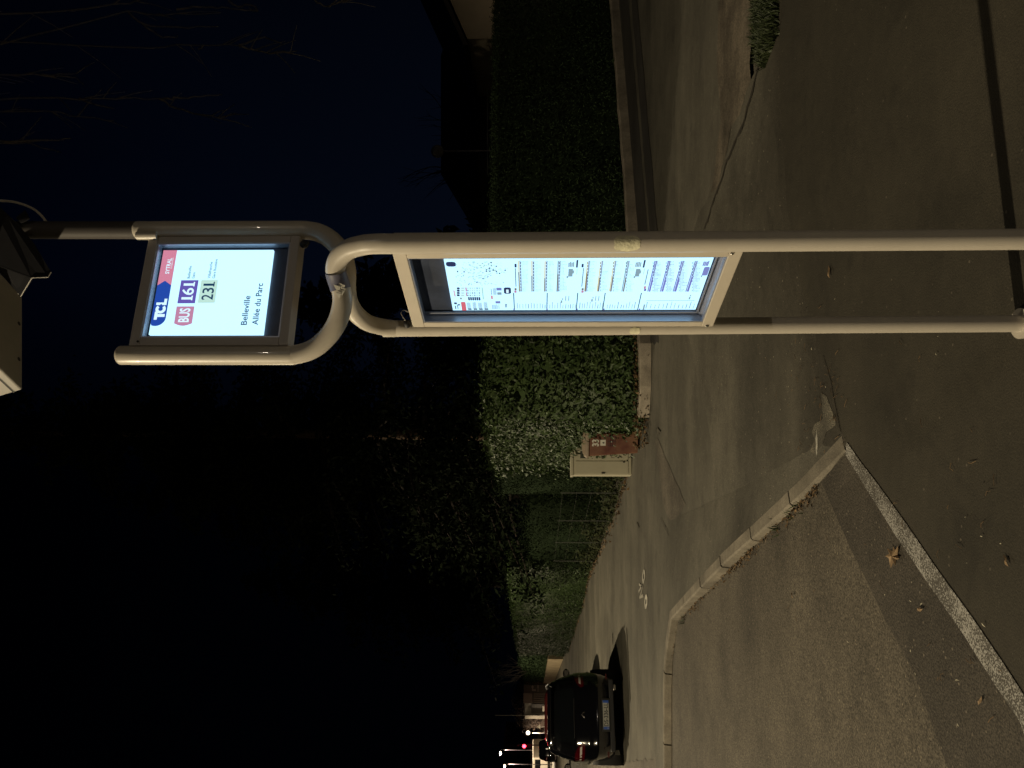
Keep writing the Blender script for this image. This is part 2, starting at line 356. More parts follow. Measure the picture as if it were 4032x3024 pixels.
M['twig']=mat('bare_twig_bark',(.10,.085,.07),.85,0,.3,14)
gp=[]
for i in range(800):
    q=random.uniform(.5,al[5]); q=min(q,random.uniform(.5,tot)); p=along(ne,al,q); nv=kn(max(q,.06)); c=random.random()
    dens=math.sin(q*3.1)*.5+.5
    if random.random()>.25+.75*dens: continue
    p=p-nv*abs(random.gauss(0,.035)); gp.append((p.x,p.y,.012+random.random()*.01))
V_,F_,k=leafcards(gp,.028,.45,.6,[(0,0,1)]*len(gp),True,5,.5)
tag(link('gutter_litter',np_mesh('gutter_litter',V_,F_,k,M['dry']),None),'brown debris of dry leaves collected along the foot of the kerb','leaf litter',kind='stuff')
def blades(name,pts,h,m,lab,cat):
    vs=[];fs=[]
    for p in pts:
        a=random.uniform(0,6.28); b=random.uniform(0,6.28); hh=h*random.uniform(.4,1.2); lean=random.uniform(.1,.8)*hh; wv=.004+hh*.03
        dx,dy=math.cos(a)*wv,math.sin(a)*wv; i=len(vs)
        vs+=[(p[0]-dx,p[1]-dy,p[2]),(p[0]+dx,p[1]+dy,p[2]),(p[0]+math.cos(b)*lean*.5+dx*.6,p[1]+math.sin(b)*lean*.5+dy*.6,p[2]+hh*.65),(p[0]+math.cos(b)*lean*.5-dx*.6,p[1]+math.sin(b)*lean*.5-dy*.6,p[2]+hh*.65),(p[0]+math.cos(b)*lean,p[1]+math.sin(b)*lean,p[2]+hh)]
        fs+=[(i,i+1,i+2,i+3),(i+3,i+2,i+4)]
    mb=MB(); mb.add(vs,fs); o=mb.build(name,m,fix=False); return tag(o,lab,cat,kind='stuff')
wp=[]
for V,y,n_ in [(3060,2076,14),(3110,2028,5),(2690,2440,12),(3150,1992,6),(2950,2175,7)]:
    c=G(V,y,.01)
    for i in range(n_): wp.append((c.x+random.gauss(0,.025),c.y+random.gauss(0,.03),.0))
blades('kerb_weeds',wp,.075,M['grass'],'thin weeds sprouting from the joints of the kerb','weeds')
# grass patch at the far right
gpts=[]
for i in range(9000):
    V=random.gauss(3020,24); y=random.uniform(-260,265); 
    if y>150 and abs(V-3010)>45*(265-y)/115+4: continue
    if abs(V-3020)>52: continue
    p=G(V,y,.012); gpts.append((p.x,p.y,.012))
blades('grass_patch',gpts,.07,M['grass'],'dark grass tuft growing at the end of the seam in the pavement','grass')
cg=G(3020,100,0)
# small litter: fallen leaves as individual things
def leaf_thing(V,y,size,rz,kind,label):
    p=G(V,y,.02); pts=[]
    if kind=='maple':
        prof=[(0,-.9),(.08,-.25),(.42,-.38),(.30,-.12),(.62,.02),(.30,.10),(.42,.48),(.15,.30),(0,.75),(-.15,.30),(-.42,.48),(-.30,.10),(-.62,.02),(-.30,-.12),(-.42,-.38),(-.08,-.25)]
    else: prof=[(0,-.8),(.12,-.4),(.25,-.1),(.2,.3),(0,.7),(-.2,.3),(-.28,-.1),(-.12,-.4)]
    mb=MB(); vs=[(0,0,.15)]+[(a*1.0,b,.25*abs(a)+.12*math.sin(b*4)) for a,b in prof]; n=len(prof)
    top=[(0,i+1,(i+1)%n+1) for i in range(n)]
    vs2=[(a,b,c+.03) for a,b,c in vs]; 
    mb.add([(a*size,b*size,c*size+.0) for a,b,c in vs],top); mb.add([(a*size,b*size,c*size) for a,b,c in vs2],top)
    o=mb.build('fallen_leaf',M['dryleaf'],fix=False); o.location=p; o.rotation_euler=(0,0,rz); tag(o,label,'leaf','fallen leaves lying on the asphalt'); return o
M['dryleaf']=mat('fallen_leaf',(.24,.16,.085),.8,0,.3,40)
leaf_thing(3522,2192,.085,.9,'maple','large pale brown maple leaf lying between kerb and worn white strip')
leaf_thing(3266,1072,.055,1.9,'oval','brown oval leaf on the pavement between the two legs of the bus stop')
leaf_thing(3962,2208,.034,2.3,'oval','small tan leaf alone on the dark pavement right of the worn white strip')
leaf_thing(3622,2400,.032,.4,'oval','small curled leaf on the dark margin left of the worn white strip')
leaf_thing(3860,2760,.03,1.2,'oval','small brown leaf near the lower end of the worn white strip')
leaf_thing(3120,2345,.035,2.6,'oval','dark curled leaf on the coarse road in front of the kerb')
sp=[];
for i in range(150):
    V=random.uniform(2560,4030)**1.0; y=random.uniform(900,3100); p=G(V,y,.02)
    if random.random()<.45: continue
    sp.append((p.x,p.y,.022))
V_,F_,k=leafcards(sp,.013,.4,.7,[(0,0,1)]*len(sp),True,9,.35)
M['bits']=mat('pale_bits',(.36,.33,.24),.8,0,.4,30)
tag(link('scattered_litter',np_mesh('scattered_litter',V_,F_,k,M['bits']),None),'tiny pale bits of litter scattered over the asphalt','litter',kind='stuff')
mb=MB()
for i in range(95):
    if i<50: V=random.uniform(3120,3330); y=random.uniform(1350,1760)
    else: V=random.uniform(2750,4000); y=random.uniform(1200,2900)
    c=G(V,y,.021); a=random.uniform(0,6.28); L=random.uniform(.015,.06); b_=a+random.gauss(0,.5)
    mb.tube([c,c+Vector((math.cos(a)*L*.5,math.sin(a)*L*.5,.004)),c+Vector((math.cos(a)*L*.5+math.cos(b_)*L*.5,math.sin(a)*L*.5+math.sin(b_)*L*.5,0))],.0012,4,cap=False)
tag(mb.build('dry_straws',M['dry'],fix=False),'short dry straws and twigs lying on the pavement','straw',kind='stuff')
# ------------------------------------------------------------ cycle symbol and white smears
M['paint']=asphalt('worn_road_paint',(.42,.40,.34),.35,60,.3,3)
bk=empty('cycle_marking',G(2538,2320,.01)); bk['kind']='structure'
c0=Vector(bk.location); d0=(G(2542,2369,.01)-G(2534,2270,.01)); d0.normalize(); pv=Vector((-d0.y,d0.x,0)); pv=pv if pv.y>0 else -pv
mb=MB()
for V,y in((2534,2270),(2543,2369)):
    c=G(V,y,.01)-c0; ri=(.035,.08); ro=(.10,.19); n=20; vs=[]
    for k_ in range(n):
        a=2*math.pi*k_/n; u=d0*math.cos(a); v=pv*math.sin(a); vs+=[c+u*ri[0]+v*ri[1],c+u*ro[0]+v*ro[1]]
    vs=[(q.x,q.y,0) for q in vs]; mb.add(vs,[(2*i,2*i+1,(2*i+3)%(2*n),(2*i+2)%(2*n)) for i in range(n)])
def stripe(V0,y0,V1,y1,wd):
    a=G(V0,y0,.01)-c0; b_=G(V1,y1,.01)-c0; t=(b_-a).normalized(); q=Vector((-t.y,t.x,0))*wd/2
    mb.add([(p.x,p.y,0) for p in(a+q,a-q,b_-q,b_+q)],[(0,1,2,3)])
for s_ in((2531,2310,2522,2345,.04),(2529,2305,2514,2330,.04),(2533,2345,2518,2352,.05),(2516,2300,2530,2312,.04)): stripe(*s_)
mb.build('cycle_symbol',M['paint'],bk,fix=False)
for i,(V,y,a,b_) in enumerate([(2590,1697,.35,.05),(2510,2070,.3,.04),(2660,2330,.35,.04),(3217,1742,.03,.09)]):
    c=G(V,y,.012); n=14; pts=[]
    for k_ in range(n):
        an=2*math.pi*k_/n; q=random.uniform(.6,1.2); pts.append((c.x+math.cos(an)*b_*q,c.y+math.sin(an)*a*q*.6))
    wsheet('worn_paint_smear',pts,.012 if i<3 else .0145,M['scuff'] if i!=3 else M['paint'])
# ------------------------------------------------------------ low concrete edging before the right hedge
def wallstrip(name,pts,h,th,m,lab,cat,top=None):
    ws=[G(V,y,0) for V,y in pts]; mb=MB(); vs=[]; fine=[]
    for a,b_ in zip(ws[:-1],ws[1:]):
        k_=max(1,int((b_-a).length/.5)); fine+=[a.lerp(b_,j/k_) for j in range(k_)]
    fine.append(ws[-1])
    for i,p in enumerate(fine):
        t=(fine[min(i+1,len(fine)-1)]-fine[max(i-1,0)]).normalized(); q=Vector((-t.y,t.x,0)); q=q if q.y>0 else -q
        hh=h*random.uniform(.92,1.06)
        vs+=[p,p+Vector((0,0,hh-.015))+q*.004,p+q*.02+Vector((0,0,hh)),p+q*th+Vector((0,0,hh)),p+q*th]
    n=len(fine); fs=[]
    for i in range(n-1):
        for k_ in range(4): fs.append((i*5+k_,(i+1)*5+k_,(i+1)*5+k_+1,i*5+k_+1))
    fs+=[(0,1,2,3,4),tuple((n-1)*5+k_ for k_ in(4,3,2,1,0))]
    mb.add(vs,fs); return tag(mb.build(name,m),lab,cat)
wallstrip('concrete_edging',[(2405,-350),(2436,0),(2512,905),(2563,1352),(2563,1520),(2556,1644)],.17,.18,M['concrete'],'low pale concrete edging running along the foot of the hedges right of the bin','edging')
# ------------------------------------------------------------ hedges
def hedge(name,foot,h,size,dens,m,lab,cat='hedge',z0=0,jit=.07,aspect=.5,rag=.05,seed=3,wave=.05,depth=1,fold=True,top=True,core=.10):
    r=np.random.default_rng(seed); pts=[]; nr=[]; n=len(foot)
    cx=sum(p[0] for p in foot)/n; cy=sum(p[1] for p in foot)/n
    area2=sum(foot[i][0]*foot[(i+1)%n][1]-foot[(i+1)%n][0]*foot[i][1] for i in range(n)); sg=1 if area2>0 else -1
    def hh(x,y): return h(x,y) if callable(h) else h
    for i in range(n):
        a=np.array(foot[i][:2]); b_=np.array(foot[(i+1)%n][:2]); L=np.linalg.norm(b_-a); t=(b_-a)/L; nv=np.array([t[1],-t[0]])*sg
        if nv[1]>.75: continue                      # hidden back side kept thin
        k_=int(L*hh(*a)*dens); s=r.uniform(0,1,k_); z=r.uniform(0,1,k_)
        x=a[0]+(b_-a)[0]*s; y=a[1]+(b_-a)[1]*s; H_=np.array([hh(p,q) for p,q in zip(x,y)])
        zz=z0+z*(H_-z0)
        bul=np.sin(x*2.1+zz*1.7)*wave+np.sin(y*3.3-zz*2.9+1)*wave*.7+r.normal(0,jit,k_)-.04
        pts.append(np.stack([x+nv[0]*bul,y+nv[1]*bul,zz],1)); nr.append(np.tile([nv[0],nv[1],.35],(k_,1)))
    xs=[p[0] for p in foot]; ys=[p[1] for p in foot]
    k_=int((max(xs)-min(xs))*(max(ys)-min(ys))*dens*.8); q=np.stack([r.uniform(min(xs),max(xs),k_),r.uniform(min(ys),max(ys),k_)],1)
    ins=np.zeros(k_,bool); 
    for i in range(n):
        a=foot[i]; b_=foot[(i+1)%n]
        c=((a[1]>q[:,1])!=(b_[1]>q[:,1]))&(q[:,0]<(b_[0]-a[0])*(q[:,1]-a[1])/((b_[1]-a[1])+1e-9)+a[0]); ins^=c
    q=q[ins]; H_=np.array([hh(p,w_) for p,w_ in q]); zz=H_+r.normal(0,rag,len(q)); pts.append(np.stack([q[:,0],q[:,1],zz],1)); nr.append(np.tile([0,0,1.],(len(q),1)))
    V_,F_,k=leafcards(np.concatenate(pts),size,aspect,.4,np.concatenate(nr),fold,seed,.55)
    # core prism
    core_pts=[]
    for i in range(n):
        p=np.array(foot[i][:2]); pr=np.array(foot[i-1][:2]); nx=np.array(foot[(i+1)%n][:2])
        t1=(p-pr)/np.linalg.norm(p-pr); t2=(nx-p)/np.linalg.norm(nx-p); n1=-np.array([t1[1],-t1[0]])*sg; n2=-np.array([t2[1],-t2[0]])*sg; bs=n1+n2; bs/=max(.4,np.linalg.norm(bs)**2/2); core_pts.append(p+bs*core)
    nv0=len(V_); CV=np.array([[p[0],p[1],z0] for p in core_pts]+[[p[0],p[1],hh(*p)-core*.8] for p in core_pts])
    tris=[]
    for i in range(n):
        j=(i+1)%n; tris+=[[i,j,n+j],[i,n+j,n+i]]
    bmx=bmesh.new(); vv=[bmx.verts.new((p[0],p[1],0)) for p in core_pts]; bmx.faces.new(vv); bmx.verts.index_update(); rs=bmesh.ops.triangulate(bmx,faces=bmx.faces[:])
    for f in rs['faces']: tris.append([n+v.index for v in f.verts])
    bmx.free()
    V_=np.concatenate([V_,CV]); F_=np.concatenate([F_,np.array(tris)+nv0])
    return tag(link(name,np_mesh(name,V_,F_,3,m),None),lab,cat)
pR0=G(2405,-350); pR1=G(2436,0); pR2=G(2512,905); pR3=G(2563,1352)
off=Vector((-.1,.30,0))
# dark clipped conifer hedge along the right
A=pR0+off+Vector((2,1.2,0)); B_=pR1+off; C=pR2+off; D=pR3+off+Vector((.15,.1,0))
hedge('conifer_hedge',[(D.x,D.y),(C.x,C.y),(B_.x,B_.y),(A.x,A.y),(A.x-.8,A.y+1.6),(B_.x-.8,B_.y+1.5),(C.x-.8,C.y+1.4),(D.x-.6,D.y+1.4)],lambda x,y:2.42+.012*(y-11)*3,.055,900,M['thuja'],'long dark clipped hedge behind the concrete edging, right of the bus stop',seed=11,wave=.06,aspect=.35)
# broad leaved laurel
hedge('laurel_hedge',[(-.62,12.05),(.75,12.05),(.95,13.2),(-.2,14.6),(-1.0,16.9),(-1.95,16.6),(-1.62,15.2),(-1.05,13.3)],lambda x,y:2.50+.03*(y-12),.082,680,M['laurel'],'lit laurel hedge with broad glossy leaves behind the rubbish bin',seed=4,jit=.085,rag=.08,wave=.04,aspect=.48)
# unlit conifer bit behind the cabinet
hedge('conifer_hedge',[(-1.75,15.8),(-2.75,18.3),(-2.2,19.2),(-1.2,17.2)],2.62,.06,900,M['shade'],'short dark conifer hedge behind the cream cabinet and the first fence post',seed=12,aspect=.35,wave=.08)
hedge('shrub_row',[(-3.0,18.2),(-6.0,25.2),(-5.0,25.6),(-2.3,18.8)],lambda x,y:2.0+.05*math.sin(x*3),  .07,420,M['shade'],'low dark shrubs behind the thin wire fence posts',cat='shrubs',seed=13,aspect=.4,wave=.15,jit=.15,rag=.12)
hedge('privet_hedge',[(-6.1,24.6),(-8.15,28.2),(-13.9,40.0),(-17.2,48.5),(-16.2,49),(-12.8,40.4),(-7.1,28.7),(-5.1,25.2)],lambda x,y:2.62+.008*(y-25),.065,620,M['privet2'],'bright green small leaved hedge receding along the street behind the black car',seed=14,aspect=.55,wave=.07,jit=.06)
hedge('overgrown_hedge',[(-17.75,49.5),(-29.0,74.3),(-27.6,74.7),(-16.4,49.9)],lambda x,y:2.75+.15*math.sin(y*.7),.12,150,M['thuja'],'olive hedge spilling over the tan stone wall at the end of the green hedge',seed=15,z0=1.02,jit=.12,wave=.12,rag=.1)
M['stone']=mat('tan_render',(.36,.29,.18),.85,0,.25,1.5,.5,10)
mb=MB(); a=Vector((-17.75,49.2,0)); b_=Vector((-29.4,75,0)); t=(b_-a).normalized(); q=Vector((t.y,-t.x,0)); q=q if q.x>0 else -q
mb.add([a,b_,b_+q*.25,a+q*.25,a+Vector((0,0,.95)),b_+Vector((0,0,1.0)),b_+q*.25+Vector((0,0,1.0)),a+q*.25+Vector((0,0,.95))],[(0,1,5,4),(1,2,6,5),(2,3,7,6),(3,0,4,7),(4,5,6,7)])
e=b_; mb.box((e.x+.1,e.y+.25,1.4),(.4,.4,2.8)); 
tag(mb.build('stone_wall',M['stone']),'low tan garden wall under the overhanging olive hedge','wall')
# ivy along the foot
ip=[]
HL=[(-1.55,14.35),(-2.65,16.5),(-4.98,21.9),(-6.2,25),(-7.97,28),(-13.7,39.8),(-17.5,48.9)]
for i in range(len(HL)-1):
    a=Vector((*HL[i],0)); b_=Vector((*HL[i+1],0)); L=(b_-a).length
    for j in range(int(L*(230 if i<3 else 60))):
        p=a.lerp(b_,random.random()); s_=random.random(); hh=.75 if i<3 else .22
        if i<3: hh=.75*(.6+.4*math.sin(p.y*1.7))
        z=abs(random.gauss(0,.45))*hh; ip.append((p.x+random.gauss(.1,.10)+z*.25,p.y+.05,z))
V_,F_,k=leafcards(ip,.075,.7,.5,[(-.6,-.6,.6)]*len(ip),True,21,.7)
tag(link('ivy_ground_cover',np_mesh('ivy_ground_cover',V_,F_,k,M['ivy']),None),'ivy and weeds creeping along the foot of the fence and hedges','ivy',kind='stuff')
lp=[]
for i in range(1500):
    s_=random.random()
    if random.random()<.5: p=pR3.lerp(pR2,s_)+Vector((.2,.25,.17)) if False else Vector((random.uniform(-1.0,.8),random.gauss(11.95,.1),random.uniform(.02,.22)))
    else:
        k_=random.randrange(5); a=Vector((*HL[k_],0)); b_=Vector((*HL[k_+1],0)); p=a.lerp(b_,s_)+Vector((-abs(random.gauss(0,.15)),0,.02))
    lp.append((p.x,p.y,p.z))
V_,F_,k=leafcards(lp,.06,.6,.5,[(0,0,1)]*len(lp),True,22,.5)
tag(link('leaf_litter',np_mesh('leaf_litter',V_,F_,k,M['dry']),None),'dry brown leaves gathered at the foot of the hedges','leaf litter',kind='stuff')
# ------------------------------------------------------------ wire fence
M['fpost']=mat('fence_post',(.09,.095,.085),.6,.1)
fp=[(1941,15.75),(2051,17.9),(2137,20.3),(2210,22.6)]
pts=[P(2390,y,d) for y,d in fp]
ft=empty('wire_fence',(pts[0].x,pts[0].y,0),0,'low wire fence with thin pale posts in front of the dark shrubs','fence')
o0=Vector(ft.location)
for i,p in enumerate(pts):
    MB().tube([(p.x-o0.x,p.y-o0.y,0),(p.x-o0.x,p.y-o0.y,1.24)],.011,6).build('fence_post',M['fpost'],ft)
for z in(.3,.6,.9,1.2): MB().tube([(a.x-o0.x,a.y-o0.y,z) for a in pts],.0016,4).build('wire',M['fpost'],ft)
# ------------------------------------------------------------ utility cabinet
M['cream']=mat('cream_cabinet',(.50,.47,.35),.55,0,.06,3,.05,200)
M['creamdark']=mat('cabinet_vent',(.06,.065,.05),.6)
pc=G(2487,1866); pd=G(2489,1811)          # foot of the door, outer and inner corner
ang=math.radians(-14)
cb=empty('utility_cabinet',(-1.66,13.95,0),0,'cream metal utility cabinet with closed door beside the rubbish bin','cabinet')
cb.rotation_euler=(0,0,math.radians(12))
MB().box((.25,.17,.53),(.50,.30,1.06)).build('cabinet_body',M['cream'],cb,bevel=.012)
MB().box((.25,.17,1.085),(.53,.34,.05)).build('cabinet_cap',M['cream'],cb,bevel=.01)
dr=MB().box((.135,.012,.54),(.235,.018,.96)).build('door',M['cream'],cb,bevel=.004)
MB().box((.035,-.003,.52),(.022,.02,.06)).build('lock',M['rubber'],dr)
MB().box((.235,-.001,.14),(.018,.01,.035)).build('hinge',M['rubber'],dr)
mb=MB().box((.37,.012,.54),(.20,.014,.96)); mb.build('side_panel',M['cream'],cb,bevel=.003)
MB().box((.37,.002,.86),(.13,.008,.15)).build('vent',M['creamdark'],cb); MB().box((.42,.002,.25),(.05,.008,.14)).build('vent',M['creamdark'],cb)
# ------------------------------------------------------------ wheelie bin
M['bin']=mat('maroon_plastic',(.085,.016,.014),.5,0,.0,2.6,color2=(.24,.13,.075))  # dark maroon varied at random towards pale brown
M['binlid']=mat('dusty_bin_lid',(.27,.21,.15),.6,0,.25,6)
M['white']=mat('white_vinyl',(.62,.60,.52),.6)
bn=empty('rubbish_bin',(-.98,13.05,0),math.radians(-6),'mottled maroon wheelie bin numbered 33 in front of the laurel hedge','bin')
mb=MB(); n=6
def rr(w_,d_,z,r=.05,yo=0):
    out=[]
    for cx_,cy_,a0 in((w_/2-r,d_/2-r,0),(-w_/2+r,d_/2-r,90),(-w_/2+r,-d_/2+r,180),(w_/2-r,-d_/2+r,270)):
        for k_ in range(5):
            a=R(a0+k_*22.5); out.append((cx_+r*math.cos(a),cy_+yo+r*math.sin(a),z))
    return out
rings=[rr(.34,.40,.04),rr(.35,.41,.10),rr(.39,.45,.5),rr(.43,.49,.80),rr(.44,.50,.86)]
vs=[p for q in rings for p in q]; m_=20; fs=[]
for i in range(len(rings)-1):
    for k_ in range(m_): fs.append((i*m_+k_,i*m_+(k_+1)%m_,(i+1)*m_+(k_+1)%m_,(i+1)*m_+k_))
fs+=[tuple(range(m_))[::-1],tuple(range((len(rings)-1)*m_,len(rings)*m_))]
mb.add(vs,fs); mb.build('bin_body',M['bin'],bn,smooth=True)
rings=[rr(.48,.55,.865,.06),rr(.485,.555,.90,.06),rr(.45,.52,.935,.06),rr(.36,.44,.955,.06)]
vs=[p for q in rings for p in q]; fs=[]
for i in range(len(rings)-1):
    for k_ in range(m_): fs.append((i*m_+k_,i*m_+(k_+1)%m_,(i+1)*m_+(k_+1)%m_,(i+1)*m_+k_))
fs+=[tuple(range(m_))[::-1],tuple(range((len(rings)-1)*m_,len(rings)*m_))]
ld=MB(); ld.add(vs,fs); ld=ld.build('lid',M['binlid'],bn,smooth=True)
for sx_ in(-.2,.2):
    wh=MB().tube([(sx_-.025,.2,.09),(sx_+.025,.2,.09)],.09,18).build('wheel',M['rubber'],bn)
def front_y(z): # front face of the bin at height z
    return -(.41+(z-.10)/.7*.08)/2-.004
tv,tf=text_mesh('33',.15,.006,'CENTER',.85)
MB().add([(x+.02,front_y(.70+y)-.0,.70+y) for x,y in tv],tf).build('number',M['white'],bn,fix=False)
mb=MB(); mb.add([(-.03,front_y(.60),.58),(.07,front_y(.6),.58),(.07,front_y(.66),.67),(-.03,front_y(.66),.67)],[(0,1,2,3)]); st=mb.build('sticker',M['white'],bn,fix=False)
mb=MB(); mb.add([(.005,front_y(.62)-.003,.605),(.035,front_y(.62)-.003,.605),(.02,front_y(.65)-.003,.645)],[(0,1,2)]); mb.build('sticker_mark',M['rubber'],st,fix=False)
mb=MB()
for z in(.42,.46,.50,.54): mb.add([(-.04,front_y(z),z),(.12,front_y(z),z),(.12,front_y(z+.006)-.001,z+.006),(-.04,front_y(z+.006)-.001,z+.006)],[(0,1,2,3)])
for x in(-.04,.04,.12): mb.add([(x,front_y(.42)-.002,.42),(x+.006,front_y(.42)-.002,.42),(x+.006,front_y(.546)-.002,.546),(x,front_y(.546)-.002,.546)],[(0,1,2,3)])
mb.build('moulded_grid',M['darkmetal'],bn,fix=False)
# ------------------------------------------------------------ trees
def crown_tree(name,x,y,h,rad,base,n,leaf,label,group=None,trunk_r=.25,seed=1,lean=0,conifer=True,m=None):
    r=np.random.default_rng(seed); t=empty(name,(x,y,0),0,label,'tree',group)
    mb=MB(); mb.tube([(0,0,-.05),(.02,0,h*.3),(lean*.5,.05,h*.6),(lean,0,h*.95)],[trunk_r*1.15,trunk_r*.85,trunk_r*.5,.04],12); mb.build('trunk',M['bark' if seed==31 else 'dbark'],t,smooth=True,fix=False); mb=MB()
    nb=int(h*7); pts=[]; 
    for i in range(nb):
        z=base+(h-base)*((i+r.random())/nb)**1.05; f=(z-base)/(h-base)
        L=rad*((1-f)**.75 if conifer else math.sqrt(max(0.02,1-(2*f-1)**2*.9)))*r.uniform(.55,1.1)+.2
        a=r.uniform(0,2*math.pi); dz=-L*r.uniform(.1,.35) if conifer else L*r.uniform(-.1,.35)
        e=np.array([math.cos(a)*L,math.sin(a)*L,z+dz]); s=np.array([lean*f,0,z])
        mb.tube([s,(s+e)/2+np.array([0,0,L*.06]),e],[.05*(1-f)+.015,.03*(1-f)+.012,.008],5,cap=False)
        k_=max(6,int(n/nb*L/(rad*.6)))
        u=r.uniform(.15,1.05,k_)[:,None]; sp_=.10+.28*(1-np.abs(u-.6))*min(1.3,L*.35)
        c=s+(e-s)*u+np.array([0,0,L*.06])*(1-np.abs(2*u-1)); pts.append(c+r.normal(size=(k_,3))*sp_*np.array([1,1,.55]))
    mb.build('limbs',M['dbark'],t,smooth=True,fix=False)
    V_,F_,k=leafcards(np.concatenate(pts),leaf,.42,.5,None,False,seed,1)
    link('crown',np_mesh('crown',V_,F_,k,m or M['darkleaf']),None,t); return t
G1='dark evergreen trees behind the hedges'
crown_tree('evergreen_tree',-1.22,18.3,16,3.4,3.4,36000,.14,'tall dark evergreen with a lit brown trunk showing above the laurel hedge',G1,.17,31)
crown_tree('evergreen_tree',-1.75,24.5,19,4.6,2.2,30000,.18,'very tall dark evergreen behind the cream cabinet, left of the lit trunk',G1,.3,32)
crown_tree('evergreen_tree',-4.9,33,20,4.8,3.0,28000,.22,'broad dark evergreen rising behind the bright green hedge',G1,.32,33)
crown_tree('evergreen_tree',2.6,24,9.5,3.6,2.0,10000,.30,'lower dark evergreen seen between the legs and arms of the bus stop',G1,.25,34)
crown_tree('evergreen_tree',-11.5,44,19,5.5,4.5,18000,.28,'distant dark evergreen behind the far end of the bright green hedge',G1,.3,35)
# bare trees: recursive branching
def bare(name,x,y,h,label,seed,r0=.14,spread=.55,depth=6,m='twig',start=.25):
    rr_=random.Random(seed); t=empty(name,(x,y,0),0,label,'tree'); mbt=MB(); mbb=MB()
    def grow(p,d,L,r,k):
        q=[p]; n=4; dd=d.copy()
        for i in range(n):
            dd=(dd+Vector((rr_.gauss(0,.09),rr_.gauss(0,.09),rr_.gauss(.03,.05)))).normalized(); q.append(q[-1]+dd*L/n)
        (mbt if k==depth else mbb).tube(q,[r*(1-.4*i/n) for i in range(n+1)],8 if k==depth else 4,cap=False)
        if k==0: return
        for j in range(3 if k>2 else 2):
            a=rr_.uniform(0,6.28); ax=dd.orthogonal().normalized(); ax.rotate(Matrix.Rotation(a,3,dd)); nd=(dd+ax*spread*rr_.uniform(.5,1.3)).normalized()
            grow(q[rr_.choice([2,3,4,4])],nd,L*rr_.uniform(.62,.85),r*.55,k-1)
    grow(Vector((0,0,0)),Vector((0,0,1)),h*start,r0,depth)
    mbt.build('trunk',M[m],t,smooth=True,fix=False); mbb.build('crown',M[m],t,fix=False); return t
M['darktwig']=mat('dark_twig_bark',(.025,.02,.018),.9,0,.3,14)
M['midtwig']=mat('dim_twig_bark',(.045,.038,.034),.9,0,.3,14)
bare('bare_tree',7.6,31,11,'leafless tree silhouetted in the gap right of the bus stop',3,.16,.5,5,'darktwig')
bare('bare_tree',-22.0,60.5,8,'leafless tree with fine grey twigs above the olive hedge',5,.14,.5,5,'midtwig')
# drooping birch-like tree overhanging at the right, trunk outside the frame
bt=empty('weeping_tree',(11.5,13.2,0),0,'leafless weeping tree with long hanging twigs high on the right','tree')
ob=Vector(bt.location); mb=MB(); mb.tube([Vector((0,0,-.05)),Vector((0,.1,4.5)),Vector((-.2,.2,8)),Vector((-.7,.1,12.4))],[.34,.3,.2,.12],12); mb.build('trunk',M['twig'],bt,smooth=True,fix=False)
mb=MB()
tw=[([(-500,250),(0,175),(500,45),(640,60),(870,50)],[(500,45),(560,95),(700,110),(860,105)]),
    ([(-450,330),(0,165),(600,185),(800,178),(940,180)],[(940,180),(1040,145),(1110,172)]),
    ([(940,180),(1000,192),(1060,212),(1170,200)],[(800,178),(780,195)]),
    ([(-480,430),(0,385),(310,388),(500,385),(630,388)],[(630,388),(690,388),(760,382),(875,372)]),
    ([(630,388),(680,420),(760,445),(860,465),(888,460)],[(310,388),(380,415),(450,428)]),
    ([(-400,480),(0,440),(170,435),(310,460),(450,475)],[(170,295),(250,300),(300,308),(330,335)]),
    ([(-350,80),(0,60),(450,20),(560,0),(700,-30)],[(700,40),(780,25),(880,30),(1015,45)]),
    ([(-300,300),(0,295),(170,295),(300,290)],[(0,560),(180,550),(280,545)]),
    ([(-400,620),(0,565),(100,562),(240,600)],[(560,95),(640,150),(700,140)]),
    ([(1180,-40),(1250,10),(1300,28),(1345,5)],[(900,5),(935,25),(1000,22),(1015,45),(980,28)])]
hub=Vector((-.7,.1,12.4))
for i,(a,b_) in enumerate(tw):
    for j,c in enumerate((a,b_)):
        d=12.6+.9*math.sin(i*1.7)
        ps=[P(V,y,d)-ob for V,y in c]
        fine=[]
        for u in range(len(ps)-1):
            for s_ in range(4):
                fine.append(ps[u].lerp(ps[u+1],s_/4)+Vector((random.gauss(0,.008),random.gauss(0,.02),random.gauss(0,.006))))
        fine.append(ps[-1])
        if c[0][0]<-200: fine=[hub,hub.lerp(fine[0],.5)+Vector((0,0,.5))]+fine
        mb.tube(fine,[.017*(1-.6*q/len(fine)) for q in range(len(fine))],5,cap=False)
        if j==0:
            for q in range(7):
                s_=random.choice(fine[3:]); e=s_+Vector((random.gauss(0,.25),random.gauss(0,.25),-random.uniform(.2,.7))); mb.tube([s_,s_.lerp(e,.5)+Vector((.02,0,0)),e],[.010,.007,.005],4,cap=False)
M['htwig']=mat('hanging_twig_bark',(.20,.18,.17),.85,0,.3,14)
mb.build('branches',M['htwig'],bt,fix=False)
